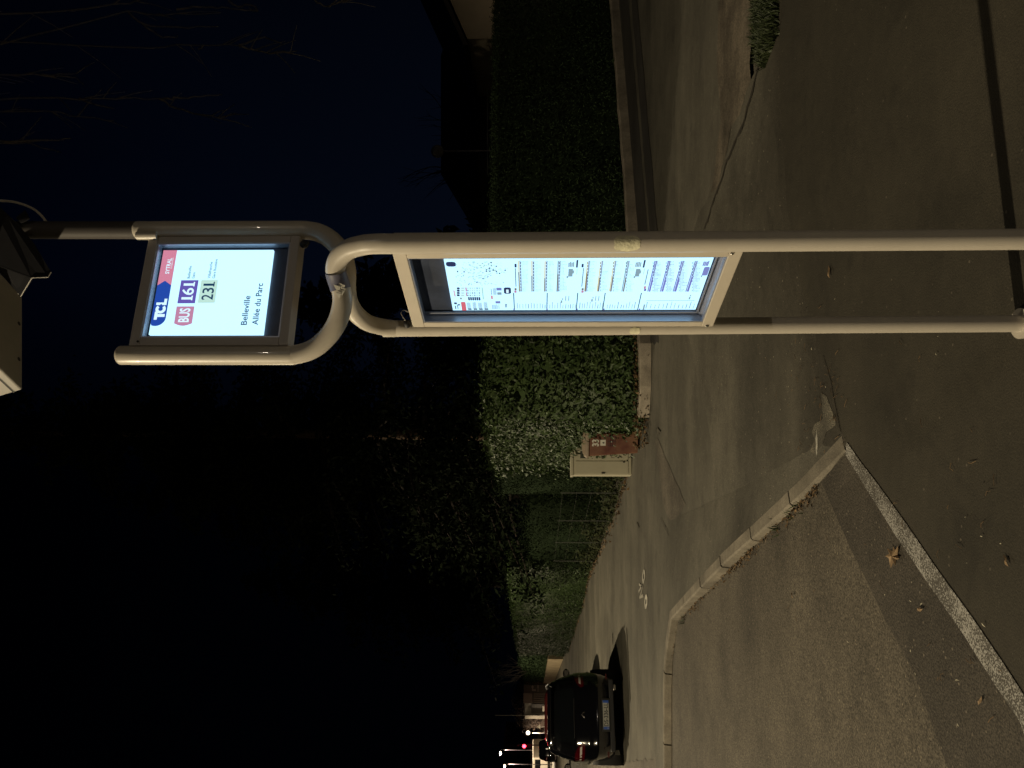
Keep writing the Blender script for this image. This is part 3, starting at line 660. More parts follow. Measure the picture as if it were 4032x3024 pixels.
# ------------------------------------------------------------ house on the right, behind the hedge
M['render']=mat('beige_render',(.42,.36,.27),.85,0,.18,.8,.3,20)
M['roof']=mat('dark_roof_tiles',(.035,.025,.022),.8,0,.3,3,.6,12)
M['darkwall']=mat('dark_render',(.05,.045,.042),.9,0,.2,2)
hs=empty('house',(11.35,25,0),0,'low house with beige gable wall and dark roof beyond the right hedge','house')
mb=MB(); 
z0,z1=3.55,4.75
mb.add([(0,0,0),(6,0,0),(6,0,z1+1.9),(0,0,z0+.45),(0,9,0),(6,9,0),(6,9,z1+1.9),(0,9,z0+.45)],[(0,1,2,3),(1,5,6,2),(5,4,7,6),(4,0,3,7),(3,2,6,7)]); mb.build('wall',M['render'],hs)
mb=MB(); mb.add([(-.35,-.35,3.95),(6.3,-.35,6.95),(6.3,9.3,6.95),(-.35,9.3,3.95),(-.35,-.35,4.10),(6.3,-.35,7.10),(6.3,9.3,7.10),(-.35,9.3,4.10)],[(0,1,2,3),(4,5,6,7),(0,1,5,4),(1,2,6,5),(2,3,7,6),(3,0,4,7)]); mb.build('roof',M['roof'],hs)
hs2=empty('house',(6.9,30,0),0,'dark unlit bungalow with white balcony rails behind the right hedge','house')
mb=MB(); mb.box((5,4,2.05),(10,8,4.1)); mb.build('wall',M['darkwall'],hs2)
mb=MB(); mb.add([(-.4,-.4,4.1),(10.4,-.4,4.1),(10.4,8.4,4.1),(-.4,8.4,4.1),(2.5,4,6.0),(7.8,4,6.0)],[(0,1,5,4),(1,2,5),(2,3,4,5),(3,0,4),(0,3,2,1)]); mb.build('roof',M['roof'],hs2)
M['rail']=mat('white_rail',(.5,.5,.48),.5)
mb=MB()
for z in(3.3,3.45,3.62): mb.box((2.9,-.6,z),(3.4,.03,.035))
for x in(1.2,2.9,4.6): mb.box((x,-.57,2.6),(.03,.03,2.0))
mb.build('balcony_rail',M['rail'],hs2)
gl=empty('globe_lamp',(0,0,0),0,'unlit round white globe lamp on a thin post near the dark bungalow','lamp'); p=P(1722,596,24); gl.location=(p.x,p.y,0)
MB().tube([(0,0,0),(0,0,p.z-.18)],.03,8).build('post',M['darkmetal'],gl); MB().ball((0,0,p.z),.2,12).build('globe',mat('opal_globe',(.5,.48,.44),.5),gl,smooth=True)
# ------------------------------------------------------------ BUS STOP
def catmull(pts,k=6):
    out=[]; n=len(pts)
    for i in range(n-1):
        p0=pts[max(i-1,0)];p1=pts[i];p2=pts[i+1];p3=pts[min(i+2,n-1)]
        L=(p2-p1).length; kk=k if L<.5 else 2
        if L>=.35: 
            for j in range(kk): out.append(p1.lerp(p2,j/kk))
            continue
        for j in range(kk):
            t=j/kk; out.append(.5*((2*p1)+(-p0+p2)*t+(2*p0-5*p1+4*p2-p3)*t*t+(-p0+3*p1-3*p2+p3)*t**3))
    out.append(pts[-1]); return out
base=P(3998,1274,2.78); base.z=0
bs=empty('bus_stop',base,0,'beige tubular bus stop with two crossing tubes, a lit route sign and a lit timetable','bus stop')
RT=.0305
t1=[(4443,939,2.25),(3927,943,2.25),(2571,953,2.25),(1652,960,2.25),(1490,960,2.25),(1421,967,2.26),(1368,985,2.275),(1332,1020,2.295),(1321,1066,2.315),(1334,1112,2.33),(1347,1157,2.335),(1346,1207,2.34),(1327,1270,2.348),(1290,1325,2.357),(1236,1372,2.365),(1165,1396,2.37),(1076,1399,2.37),(478,1399,2.37)]
t2=[(3998,1274,2.78),(2933,1282,2.78),(1620,1293,2.78),(1560,1294,2.78),(1500,1286,2.75),(1444,1269,2.68),(1400,1233,2.58),(1374,1189,2.50),(1364,1135,2.425),(1364,1071,2.40),(1352,1012,2.41),(1322,962,2.44),(1275,925,2.475),(1215,908,2.50),(1100,906,2.50),(545,907,2.50)]
w1=catmull([P(*q)-base for q in t1]); w2=catmull([P(*q)-base for q in t2])
w1[0].z=-.02; w2[0].z=-.02
def tubewithcap(pts,r,name):
    d=(pts[-1]-pts[-2]).normalized(); rs=[r]*len(pts); L=pts[-1]
    for k_ in range(1,6):
        a=k_*math.pi/10; pts=pts+[L+d*r*.55*math.sin(a)]; rs.append(max(.001,r*math.cos(a)))
    return MB().tube(pts,rs,28).build(name,M['tube'],bs,smooth=True)
tubewithcap(w1,RT,'tube'); tubewithcap(w2,RT,'tube')
mast=[P(*k_)-base for k_ in((640,906,2.505),(190,906,2.505),(-60,906,2.505))]; MB().tube(mast,.0295,28).build('mast',M['mast'],bs,smooth=True)
MB().tube(catmull([P(*q)-base for q in [(1321,1068,2.313),(1327,1092,2.323),(1335,1116,2.33),(1342,1140,2.333)]]),[.0322]*19,28,cap=False).build('collar',M['collar'],bs,smooth=True)
mb=MB(); p=P(1345,1148,2.333)-base
for i in range(9): 
    a=random.uniform(0,6.28); q=p+Vector((random.gauss(0,.012),-.033,random.gauss(0,.006))); mb.add([q,q+Vector((.012,0,.006)),q+Vector((.006,-.003,-.012)),q+Vector((-.008,0,-.006))],[(0,1,2,3)])
mb.build('torn_tape',M['white'],bs,fix=False)
# torn stickers wrapped on the legs
def sticker(axis_pt,r,ztop,zbot,a0,a1,seed,name='torn_sticker'):
    rr_=random.Random(seed); mb=MB(); nz_,na=10,12; vs=[]
    for i in range(nz_+1):
        f=i/nz_; z=ztop+(zbot-ztop)*f; bulge=math.sin(math.pi*min(1,max(0,f)))**.6*.5+.5
        ra0=a0+(1-bulge)*(a1-a0)*.5+rr_.uniform(-.08,.08); ra1=a1-(1-bulge)*(a1-a0)*.5+rr_.uniform(-.08,.08)
        for j in range(na+1):
            a=ra0+(ra1-ra0)*j/na; vs.append((axis_pt.x+math.cos(a)*(r+.0009),axis_pt.y+math.sin(a)*(r+.0009),z+rr_.uniform(-.002,.002)))
    mb.add(vs,[(i*(na+1)+j,i*(na+1)+j+1,(i+1)*(na+1)+j+1,(i+1)*(na+1)+j) for i in range(nz_) for j in range(na)]); return mb.build(name,M['tape'],bs,smooth=True,fix=False)
ax=P(2455,954,2.25)-base; sticker(ax,RT,ax.z+.030,ax.z-.045,R(205),R(300),3)
ax=P(2495,1286,2.78)-base; sticker(ax,RT,ax.z+.018,ax.z-.020,R(205),R(262),4); 
# foot flange
for q in (w1[0],w2[0]):
    MB().tube([(q.x,q.y,0.012),(q.x,q.y,.022)],.055,28).build('foot_plate',M['tube'],bs,smooth=True)
class Case:
    def __init__(s,PL,PR,zt,zb):
        s.o=Vector((PL[0],PL[1],0)); e=Vector((PR[0]-PL[0],PR[1]-PL[1],0)); s.W=e.length; s.e=e.normalized(); s.n=Vector((s.e.y,-s.e.x,0)); 
        if s.n.y>0: s.n=-s.n
        s.zt=zt; s.zb=zb
    def w(s,a,dn,z): return s.o+s.e*a+s.n*dn+Vector((0,0,z))-base
    def st(s,V,y,dn=0):
        r=ray(V,y); p0=s.o+s.n*dn; t=(p0-Vector((0,0,0))).dot(s.n)/r.dot(s.n); q=r*t; return ((q-s.o).dot(s.e),q.z+H)
    def bar(s,mb,a0,a1,z0,z1,d0,d1,m=0):
        mb.add([s.w(a,d,z) for a in(a0,a1) for d in(d0,d1) for z in(z0,z1)],[(0,1,3,2),(4,6,7,5),(0,4,5,1),(2,3,7,6),(0,2,6,4),(1,5,7,3)],m); return mb
M['glass']=bpy.data.materials.new('clear_pane'); M['glass'].use_nodes=True; n=M['glass'].node_tree; n.nodes.remove(n.nodes['Principled BSDF'])
tr=n.nodes.new('ShaderNodeBsdfTransparent'); gl_=n.nodes.new('ShaderNodeBsdfGlossy'); gl_.inputs['Roughness'].default_value=.06; mx=n.nodes.new('ShaderNodeMixShader'); mx.inputs[0].default_value=.045
n.links.new(tr.outputs[0],mx.inputs[1]); n.links.new(gl_.outputs[0],mx.inputs[2]); n.links.new(mx.outputs[0],n.nodes['Material Output'].inputs[0])
def build_case(name,C,il,ir,it,ib,label,rec=.028,depth=.06,double=True):
    W=C.W; zt,zb=C.zt,C.zb
    mb=MB(); C.bar(mb,0,W,it,zt,-depth,0); C.bar(mb,0,W,zb,ib,-depth,0); C.bar(mb,0,il,ib,it,-depth,-.0006); C.bar(mb,ir,W,ib,it,-depth,-.0006)
    fr=mb.build(name,M['uframe' if C is C1 else 'frame'],bs,bevel=.0022); fr['label']=label
    mb=MB(); C.bar(mb,il,ir,ib,it,-depth+.004,-rec-.004); mb.build('backing_panel',M['backing'],fr)
    mb=MB(); g=.0012; t=.004
    C.bar(mb,il,il+t,ib,it,-rec,-.003); C.bar(mb,ir-t,ir,ib,it,-rec,-.003); C.bar(mb,il+t,ir-t,it-t,it,-rec,-.003); C.bar(mb,il+t,ir-t,ib,ib+t,-rec,-.003)
    mb.build('inner_trim',M['alu'],fr)
    mb=MB(); C.bar(mb,il+t,ir-t,ib+t,it-t,-.011,-.008); mb.build('glass_pane',M['glass'],fr)
    return fr
# upper sign
C1=Case((.1213,2.352),(.487,2.478),3.028,2.524)
il=C1.st(800,1325)[0]; ir=C1.st(850,957)[0]
il,ir=.028,C1.W-.024; it,ib=3.028-.033,2.524+.030
f1=build_case('sign_case',C1,il,ir,it,ib,'upper case with the lit route sign')
# lower case
C2=Case((.2016,2.70),(.402,2.295),2.187,1.128)
q1=C2.st(1652,1270); q2=C2.st(1591,1024); q3=C2.st(2863,1015); q4=C2.st(2768,1270)
f2=build_case('timetable_case',C2,.030,C2.W-.040,2.187-.042,1.128+.040,'tall lower case with the lit timetable poster',rec=.036,depth=.07)
# extra ridge of the left trim in the tall case
mb=MB(); C2.bar(mb,.0365,.050,1.172,2.141,-.036,-.030); mb.build('trim_ridge',M['alu'],f2)
mb=MB(); C2.bar(mb,.034,.0365,1.172,2.141,-.036,-.0335); mb.build('rubber_seal',M['rubber'],f2)
mb=MB(); C2.bar(mb,.034,C2.W-.044,1.172,1.180,-.036,-.026); C2.bar(mb,.034,C2.W-.044,1.186,1.191,-.036,-.030); mb.build('trim_ridge',M['alu'],f2)
for a,z in((.012,1.150),(C2.W-.016,1.160)):
    c=C2.w(a,.001,z); MB().ball(c,.0065,8,sc=(1,.6,1)).build('screw',M['steel'],f2,smooth=True)
c=C1.w(.013,.0005,3.0); MB().ball(c,.004,6).build('screw',M['rubber'],f1)
for z in(2.17,1.66,1.165): mb=MB(); C2.bar(mb,-.006,0,z-.012,z+.012,-.03,-.006); mb.build('hinge',M['frame'],f2)
# bracket behind right tube of upper sign and lock cable
mb=MB(); q=P(590,925,2.48)-base
mb.tube([P(540,928,2.475)-base,P(620,928,2.475)-base],.014,14).build('bracket',M['tube'],bs,smooth=True)
mb=MB(); mb.ball(P(1198,962,2.47)-base,.014,8); mb.tube([P(1190,955,2.47)-base,P(1215,957,2.46)-base],.007,8); mb.build('lock',M['rubber'],f1)
mb=MB(); L0=P(1604,1275,2.71)-base; mb.ball(L0,.016,8,sc=(1,1,.8)); mb.build('lock',M['rubber'],f2,smooth=True)
mb=MB(); mb.tube([P(V,y,2.70)-base for V,y in((1604,1272),(1585,1248),(1578,1235),(1582,1224),(1594,1222),(1606,1228))],.0018,6).build('lock_cable',M['steel'],f2,smooth=True)
# ---- printing
PM={}
def pm(c):
    if c not in PM:
        m=emis('backlit_print',c,ES); PM[c]=m
    return PM[c]
def srgb(r,g,b): return tuple((q/255/12.92 if q<=10 else ((q/255+.055)/1.055)**2.4) for q in(r,g,b))
WHITE=(.77,1.3,1.65)
class Print:
    def __init__(s,C,a0,a1,zt,zb,dn): s.C=C;s.a0=a0;s.a1=a1;s.zt=zt;s.zb=zb;s.dn=dn;s.b={};s.q=[]
    def w(s,u,v,l=1): return s.C.w(s.a0+(s.a1-s.a0)*u,s.dn+.0006*l,s.zt+(s.zb-s.zt)*v)
    sep=None
    def mb(s,c):
        if s.sep: m_=MB(); s.q.append((c,m_)); return m_
        return s.b.setdefault(c,MB())
    def poly(s,pts,c,l=1):
        s.mb(c).add([s.w(u,v,l) for u,v in pts],[tuple(range(len(pts)))])
    def rect(s,u0,v0,u1,v1,c,l=1,sl=0): s.poly([(u0,v0),(u1,v0),(u1,v1),(u0,v1)],c,l)
    def rrect(s,u0,v0,u1,v1,c,l=1,r=.3):
        asp=abs((s.a1-s.a0)/(s.zt-s.zb)); h=(v1-v0)*r; wv=h/asp; pts=[]
        for cu_,cv_,a0 in((u1-wv,v0+h,-90),(u1-wv,v1-h,0),(u0+wv,v1-h,90),(u0+wv,v0+h,180)):
            for k_ in range(5):
                a=R(a0+k_*22.5); pts.append((cu_+wv*math.cos(a),cv_+h*math.sin(a)))
        s.poly(pts,c,l)
    def text(s,t,u0,u1,vb,cap,c,l=2,bold=0):
        vs,fs=text_mesh(t,1,bold); x0=min(p[0] for p in vs); x1=max(p[0] for p in vs)
        k=(u1-u0)/(x1-x0); ky=cap/.72
        s.mb(c).add([s.w(u0+(x-x0)*k,vb-y*ky,l) for x,y in vs],fs)
    def build(s,parent,base_name,names):
        o=[]
        for c,mbx in list(s.b.items())+s.q: o.append(mbx.build(names.get(c,'printing'),pm(c),parent,fix=False))
        return o
# upper print
u_=[C1.st(*p,-.02) for p in((575,1319),(655,982),(1084,977),(1028,1314))]
a0=(u_[0][0]+u_[3][0])/2; a1=(u_[1][0]+u_[2][0])/2; zt=(u_[0][1]+u_[1][1])/2; zb=(u_[2][1]+u_[3][1])/2
a1=.346; mb=MB(); C1.bar(mb,a0,a1,zb,zt,-.030,-.020); mb.build('lit_panel',pm(WHITE),f1)
a1=.346
Pr=Print(C1,a0,a1,zt,zb,-.0198); Pr.sep=True
RED=srgb(220,138,165); BLUE=srgb(38,78,176); BADGE=srgb(200,138,172); PURP=srgb(104,92,184); PALE=srgb(200,240,228); NAVY=srgb(24,62,98); TEAL=srgb(88,145,155); PW=(.80,1.1,1.25)
Pr.poly([(.573,0),(1,0),(1,.125),(.573,.125),(.629,.062)],RED)
pts=[(.127,0),(.573,0),(.629,.062),(.573,.125),(.19,.127)]
for k_ in range(1,9):
    a=R(90+k_*14); pts.append((.19+.095*math.cos(a)*1.0,.127-.085+.085*math.sin(a)))
Pr.poly(pts,BLUE,1)
# the three joined letters
y0,y1=.022,.114
def P_rect(u0,v0,u1,v1,c=PW,l=2): Pr.rect(u0,v0,u1,v1,c,l)
P_rect(.168,y0,.262,y0+.027); P_rect(.200,y0+.02,.234,y1)
pts_o=[];pts_i=[]
cx_,cy_,ro,ri=.292,.068,.052,.022
seg=[]
for k_ in range(0,19):
    a=R(40+k_*(280/18)); seg.append(((cx_+ro*math.cos(a)),(cy_-.046*math.sin(a)),(cx_+ri*math.cos(a)),(cy_-.020*math.sin(a))))
for i in range(18):
    A=seg[i];B=seg[i+1]; Pr.poly([(A[0],A[1]),(B[0],B[1]),(B[2],B[3]),(A[2],A[3])],PW,2)
P_rect(.338,y0,.368,y1,l=3); P_rect(.338,y1-.025,.412,y1,l=3)
Pr.poly([(.292,.060),(.330,.060),(.330,.050),(.352,.068),(.330,.086),(.330,.076),(.292,.076)],BLUE,4)
Pr.text('SYTRAL',.71,.90,.088,.036,PW,3,.02); Pr.text('MOBILITÉS',.775,.905,.106,.012,PW,3)
bp=[(.323,.206),(.323,.364),(.125,.366)]+[(.125-.028*math.sin(math.pi*k_/8),.366-.158*k_/8) for k_ in range(1,8)]+[(.125,.208)]
Pr.poly(bp,BADGE,1); Pr.text('BUS',.138,.300,.332,.092,PW,3,.025)
Pr.rect(.359,.207,.634,.364,PURP,1); [Pr.text(*a) for a in(('1',.402,.430,.334,.100,PW,3,.012),('6',.455,.540,.336,.104,PW,3,.015),('1',.566,.594,.334,.100,PW,3,.012))]; Pr.rect(.392,.326,.446,.338,PW,4); Pr.rect(.556,.326,.610,.338,PW,4)
Pr.rect(.363,.388,.636,.54,PALE,1); [Pr.text(*a) for a in(('2',.397,.462,.516,.104,NAVY,3,.01),('3',.475,.540,.516,.104,NAVY,3,.01),('1',.564,.590,.512,.100,NAVY,3,.01))]; Pr.rect(.554,.505,.610,.516,NAVY,4)
Pr.text('Belleville',.652,.805,.283,.025,TEAL,3,.018); Pr.text('Gare',.652,.727,.325,.025,TEAL,3,.018)
Pr.text('Villefranche',.652,.852,.467,.025,TEAL,3,.018); Pr.text('Gare Routière',.652,.885,.509,.025,TEAL,3,.018)
Pr.text('Belleville',.104,.444,.850,.054,NAVY,3,.014); Pr.text('Allée du Parc',.104,.590,.948,.054,NAVY,3,.014)
Pr.build(f1,'print',{PW:'white_lettering',NAVY:'dark_lettering',TEAL:'small_lettering',BLUE:'blue_banner',RED:'red_banner',BADGE:'bus_badge',PURP:'route_badge',PALE:'route_badge'})
# timetable poster
u_=[C2.st(*p,-.027) for p in((1783,1224),(1748,1021),(2809,1017),(2740,1217))]
a0=(u_[0][0]+u_[3][0])/2; a1=(u_[1][0]+u_[2][0])/2; zt=(u_[0][1]+u_[1][1])/2; zb=(u_[2][1]+u_[3][1])/2
mb=MB(); C2.bar(mb,a0,a1,zb,zt,-.035,-.027); mb.build('lit_panel',pm(WHITE),f2)
Pt=Print(C2,a0,a1,zt,zb,-.0268)
def uv(V,y):
    a,z=C2.st(V,y,-.027); return (a-a0)/(a1-a0),(z-zt)/(zb-zt)
def el(y0,y1,V0,V1,c,l=1,r=False):
    ym=(y0+y1)/2; ua,_=uv((V0+V1)/2,y1); ub,_=uv((V0+V1)/2,y0); _,va=uv(V0,ym); _,vb=uv(V1,ym)
    ua=max(0,min(1,ua)); ub=max(0,min(1,ub)); va=max(.001,va); vb=min(.999,vb)
    (Pt.rrect if r else Pt.rect)(ua,va,ub,vb,c,l)
DK=srgb(48,58,96); GN=srgb(170,222,210); GR=srgb(140,170,185); LG=srgb(196,232,232); YL=srgb(232,222,165); BG=srgb(150,172,205); TXT=srgb(70,95,115); RD=srgb(220,110,125); TL=srgb(22,72,88); PU=srgb(118,116,208); PU2=srgb(128,138,205); OL=srgb(120,110,90)
rr_=random.Random(5)
el(1030,1049,1756,1795,DK,1,True); 
# the line map: faint blobs and lines
nodes=[]
for i in range(230):
    V=1790+abs(rr_.gauss(.5,.26))*200; y=1030+rr_.random()*92
    if V>2008: continue
    if 1925<V<1985 and 1088<y<1112: continue
    s_=rr_.uniform(1,3.2); el(y-s_*.6,y+s_*.6,V-s_,V+s_,rr_.choice([GN,LG,GN,GR,LG]),1); nodes.append((V,y))
for i in range(80):
    a,b_=rr_.choice(nodes),rr_.choice(nodes)
    if abs(a[0]-b_[0])+abs(a[1]-b_[1])>45: continue
    p_,q_=uv(*a),uv(*b_); Pt.poly([p_,q_,(q_[0]+.004,q_[1]+.0015),(p_[0]+.004,p_[1]+.0015)],LG,1)
for V,y in((1802,1068),(1828,1069),(1934,1032),(1928,1054),(1942,1061),(1929,1067),(1954,1047),(1967,1075),(1989,1063),(1902,1096),(1878,1110),(1915,1067),(1915,1061),(1955,1067)): el(y-2.3,y+2.3,V-2.6,V+2.6,DK,2)
# fares block
for k_ in range(4): el(1131+k_*9,1138.5+k_*9,1799,1810,DK,1,True); el(1131+k_*9.6,1137+k_*9.6,1815,1829,LG,1,True)
el(1131,1147,1833,1838,BADGE); el(1150,1166,1835,1839,BADGE)
for a in range(6):
    for b_ in range(4): el(1131+b_*9.5,1137+b_*9.5,1840+a*9,1845+a*9,rr_.choice([GN,GR,LG]),1)
    el(1169,1182,1843.5+a*8.3,1850+a*8.3,DK,1,True)
for a in range(2): el(1143+a*11,1153+a*14,1786+a*3,1790+a*3,RD)
el(1171,1178,1812,1818,OL); el(1188,1223,1817,1835,RD,1,True)
for a in range(4):
    for k_ in range(5): el(1188+rr_.random()*5,1213+rr_.random()*6,1840+a*22+k_*2.8,1841.6+a*22+k_*2.8,GR)
    el(1214,1219,1843+a*22,1857+a*22,DK)
el(1190,1197,1788,1799,DK);el(1197,1202,1803,1811,DK); el(1203,1216,1792,1796,TXT); el(1199,1216,1801,1804,TXT)
el(1137,1160,1934,1936,TXT); el(1163,1177,1934,1940,RD,1,True)
for k_ in range(5): el(1132+rr_.random()*4,1160,1942+k_*2.6,1943.5+k_*2.6,GR)
el(1132,1143,1955,1975,PU2); el(1150,1160,1958,1975,GR); el(1185,1194,1951,1970,PU2); 
for k_ in range(6): el(1196+rr_.random()*6,1216,1939+k_*5,1941+k_*5,TXT if k_<3 else GR)
el(1131,1156,1984,2012,DK,1,True); el(1138,1152,1993,2003,PW,3,True)
for k_ in range(3): el(1196+k_*5,1199.5+k_*5,1989,1996,DK,1,True)
el(1131,1178,1899,1903,GN)
# timetables
def table(V,hc,tc,fine,pur=False):
    el(1026,1147,V,V+4,hc if hc else GR); 
    el(rr_.randrange(1066,1098),1147,V,V+3.6,tc,2)
    el(1026,1147,V+5.5,V+11,BG if not pur else PU2)
    for k_ in range(5): el(1026,1147,V+14+k_*5.4,V+14.7+k_*5.4,LG)
    for k_ in range(22):
        y=1028+k_*5.5
        n_=rr_.choice([1,2,3,3,4,5])
        for j in range(n_): el(y,y+3,V+13+j*5.4,V+15.6+j*5.4,GN if not pur else GR)
        if pur: el(y+4.4,y+4.9,V+11,V+40,GR)
    for k_ in range(30): el(1027+k_*4,1029.4+k_*4,V+6.8,V+9.8,TXT if k_%3 else WHITE,2)
for V0 in(2030,2294):
    el(1143,1152,V0-5,V0+4,PURP if V0>2400 else BADGE,1,True); el(1134,1142,V0-4,V0+4,OL)
    el(1055,1128,V0-1.2,V0+1.8,TXT); el(1038,1052,V0-4,V0+4,DK,1,True)
    for k_ in range(4): table(V0+12+k_*50.5,YL if k_<3 else None,OL,0)
    V=V0+208
    for k_ in range(4): el(1030+rr_.random()*4,1050,V+k_*6,V+4.6+k_*6,GR)
    el(1058,1088,V,V+17,GR); el(1064,1076,V+17,V+22,GR); el(1086,1094,V-7,V-1,GR,1,True)
    el(1023,1053,V+31,V+38,DK,1,True); el(1056,1080,V+33,V+34.5,GR)
V0=2545
el(1126,1136,V0-10,V0-2,BADGE,1,True); el(1136,1145,V0-9,V0-1,PURP,1,True); el(1060,1120,V0-1,V0+2,TXT)
for k_ in range(4): table(V0+18+k_*51.5,PU if k_<3 else PU2,PU,0,True)
V=2768
for k_ in range(4): el(1026+rr_.random()*4,1046,V+k_*6,V+5+k_*6,PU2)
el(1050,1084,V,V+22,PU2,1,True); el(1083,1090,V-8,V-3,GR,1,True)
for V in(2024,2154,2272,2378,2518): el(1152,1219,V-1.8,V+1.8,TL,2); el(1213,1219,V-2.3,V+2.3,PURP,3)
def lines(Va,Vb,step):
    V=Va
    while V<Vb:
        l_=rr_.uniform(14,28); el(1214-l_,1214,V,V+2.2,TXT if rr_.random()<.35 else GR); V+=step*rr_.uniform(.85,1.15)
lines(2036,2150,11); lines(2164,2266,10); lines(2282,2372,10); lines(2390,2500,11); lines(2545,2735,16)
for V,y in((2208,1182),(2328,1177),(2712,1168)): el(y,y+10,V,V+6,GR); el(y-8,y-2,V+5,V+9,GR)
for V in(2226,2238,2344,2356): el(1165,1184,V,V+3,GR)
el(1198,1222,2532,2538,GR); el(1182,1183.5,2545,2735,GR)
big=MB(); ms=[]
for c,mbx in Pt.b.items(): big.add(mbx.v,mbx.f,len(ms)); ms.append(pm(c))
big.build('timetable_print',ms,f2,fix=False)
# dim tinted header of the tall case: nothing printed, only a seam
# ------------------------------------------------------------ head unit on top of the tall tube
p1=P(89,3024-1489,2.70)-base; e1=(P(89,3024-1853,2.90)-base)-p1; e2=(P(0,3024-1574,2.60)-base)-p1; e2=e2.normalized()*.60  # head lengthened out of view so it shades the upper tube
e3=e1.cross(e2).normalized(); e3=e3 if e3.z>0 else -e3
hb=MB(); T=.13
c_=[p1,p1+e1,p1+e1+e2,p1+e2]; hb.add(c_+[q+e3*T for q in c_],[(0,1,2,3),(4,5,6,7),(0,1,5,4),(1,2,6,5),(2,3,7,6),(3,0,4,7)])
bxo=hb.build('solar_head',M['box'],bs,bevel=.006); bxo['label']='pale boxy head unit at the very top'
ue1=e1.normalized(); ue2=e2.normalized()
for a in(.12,.285):
    q=p1+ue1*a*1.0+ue2*.022-e3*.001; MB().tube([q,q+e3*.004],.008,12).build('screw_hole',M['rubber'],bxo)
q=p1-ue1*.0012+e3*.028; mb=MB(); mb.add([q,q+ue2*.57,q+ue2*.57+e3*.006,q+e3*.006],[(0,1,2,3)]); mb.build('lid_seam',M['rubber'],bxo,fix=False)
# folded dark bracket between tube and head
def slab(pts,th,name,m,par):
    pts=[p-base for p in pts]; nrm=(pts[1]-pts[0]).cross(pts[2]-pts[0]).normalized()*th; n=len(pts)
    mb=MB(); mb.add(pts+[p+nrm for p in pts],[tuple(range(n)),tuple(range(n,2*n))[::-1]]+[(i,(i+1)%n,n+(i+1)%n,n+i) for i in range(n)]); return mb.build(name,m,par)
ph=lambda X,Y,d: P(X/1.844,700+Y/1.844,d)
br=slab([ph(-80,150,2.44),ph(10,222,2.44),ph(130,335,2.43),ph(250,480,2.42),ph(372,685,2.40),ph(350,722,2.40),ph(232,726,2.41),ph(-80,610,2.45)],.004,'bracket_plate',M['plate_dark'],bs)
slab([ph(232,730,2.42),ph(150,862,2.50),ph(-80,590,2.60),ph(-80,480,2.5)],.004,'bracket_plate',M['plate_dark'],bs)
mb=MB(); mb.tube([ph(372,685,2.398)-base,ph(350,722,2.398)-base,ph(232,726,2.41)-base,ph(150,862,2.498)-base],.0016,6); mb.build('bracket_highlight',M['box'],br)  # pale wire stands in for the lit rim of the plate
mb=MB()
for i in range(5): a=ph(188-i*13,752+i*22,2.47+.01*i)-base; mb.ball(a,.0035,5)
mb.build('rivets',M['steel'],br)
slab([ph(115,290,2.47),ph(180,235,2.465),ph(215,300,2.465),ph(150,330,2.47)],.003,'bracket_plate',M['plate_dark'],bs)
MB().tube(catmull([ph(*q)-base for q in((335,320,2.52),(300,275,2.53),(240,225,2.54),(150,188,2.55),(60,170,2.56),(-80,165,2.57))]),.0045,8).build('cable',M['tube'],bs,smooth=True)
# ------------------------------------------------------------ CARS
M['black']=mat('black_car_paint',(.004,.004,.005),.12,0,coat=1,spec=.5)
M['redcar']=mat('dark_red_car_paint',(.03,.004,.004),.25,0,coat=1)
M['wglass']=mat('car_glass',(.006,.007,.008),.06,0,spec=.8)
M['tail']=mat('tail_light_lens',(.06,.002,.004),.15,0,coat=1)
M['tailc']=mat('clear_lens',(.5,.45,.42),.1,0,coat=1)
M['plate']=mat('plate_white',(.33,.33,.30),.5)
M['eu']=mat('plate_blue',(.03,.08,.35),.4)
M['tyre']=mat('tyre_rubber',(.012,.012,.012),.85)
M['rim']=mat('alloy_rim',(.35,.35,.36),.35,.9)
M['plastic']=mat('grey_bumper_plastic',(.008,.008,.007),.6)
LV=[(.20,.16,3.92,.78),(.28,.05,4.04,.84),(.42,0,4.10,.868),(.55,-.01,4.12,.875),(.66,.03,4.11,.878),(.70,.055,4.08,.876),(.80,.08,3.98,.872),(.90,.11,3.70,.862),(.97,.13,3.35,.845),(1.02,.16,2.98,.815),(1.12,.22,2.75,.785),(1.24,.30,2.52,.745),(1.36,.39,2.30,.705),(1.44,.46,2.14,.665),(1.485,.52,2.0,.61),(1.505,.66,1.8,.52)]
def lerpl(z):
    for i in range(len(LV)-1):
        if z<=LV[i+1][0]: t=max(0,(z-LV[i][0])/(LV[i+1][0]-LV[i][0])); return [LV[i][k]+(LV[i+1][k]-LV[i][k])*t for k in range(4)]
    return list(LV[-1])
def bp_(z,a,off=0):
    _,yr,yf,hw=lerpl(z); cy=(yr+yf)/2; ly=(yf-yr)/2; c,s_=math.cos(a),math.sin(a)
    n=5.5 if z<1.3 else 4.2
    x=math.copysign(abs(c)**(2/n),c)*hw; y=math.copysign(abs(s_)**(2/(n*.75)),s_)*ly
    # keep the tail slightly bowed
    return Vector((x*(1+off/hw),cy+y*(1+off/ly),z))
def body_mesh(mb,z0,z1,a0,a1,nz_=10,na=24,off=0):
    vs=[]
    for i in range(nz_+1):
        z=z0+(z1-z0)*i/nz_
        for j in range(na+1): vs.append(bp_(z,a0+(a1-a0)*j/na,off))
    mb.add(vs,[(i*(na+1)+j,i*(na+1)+j+1,(i+1)*(na+1)+j+1,(i+1)*(na+1)+j) for i in range(nz_) for j in range(na)])
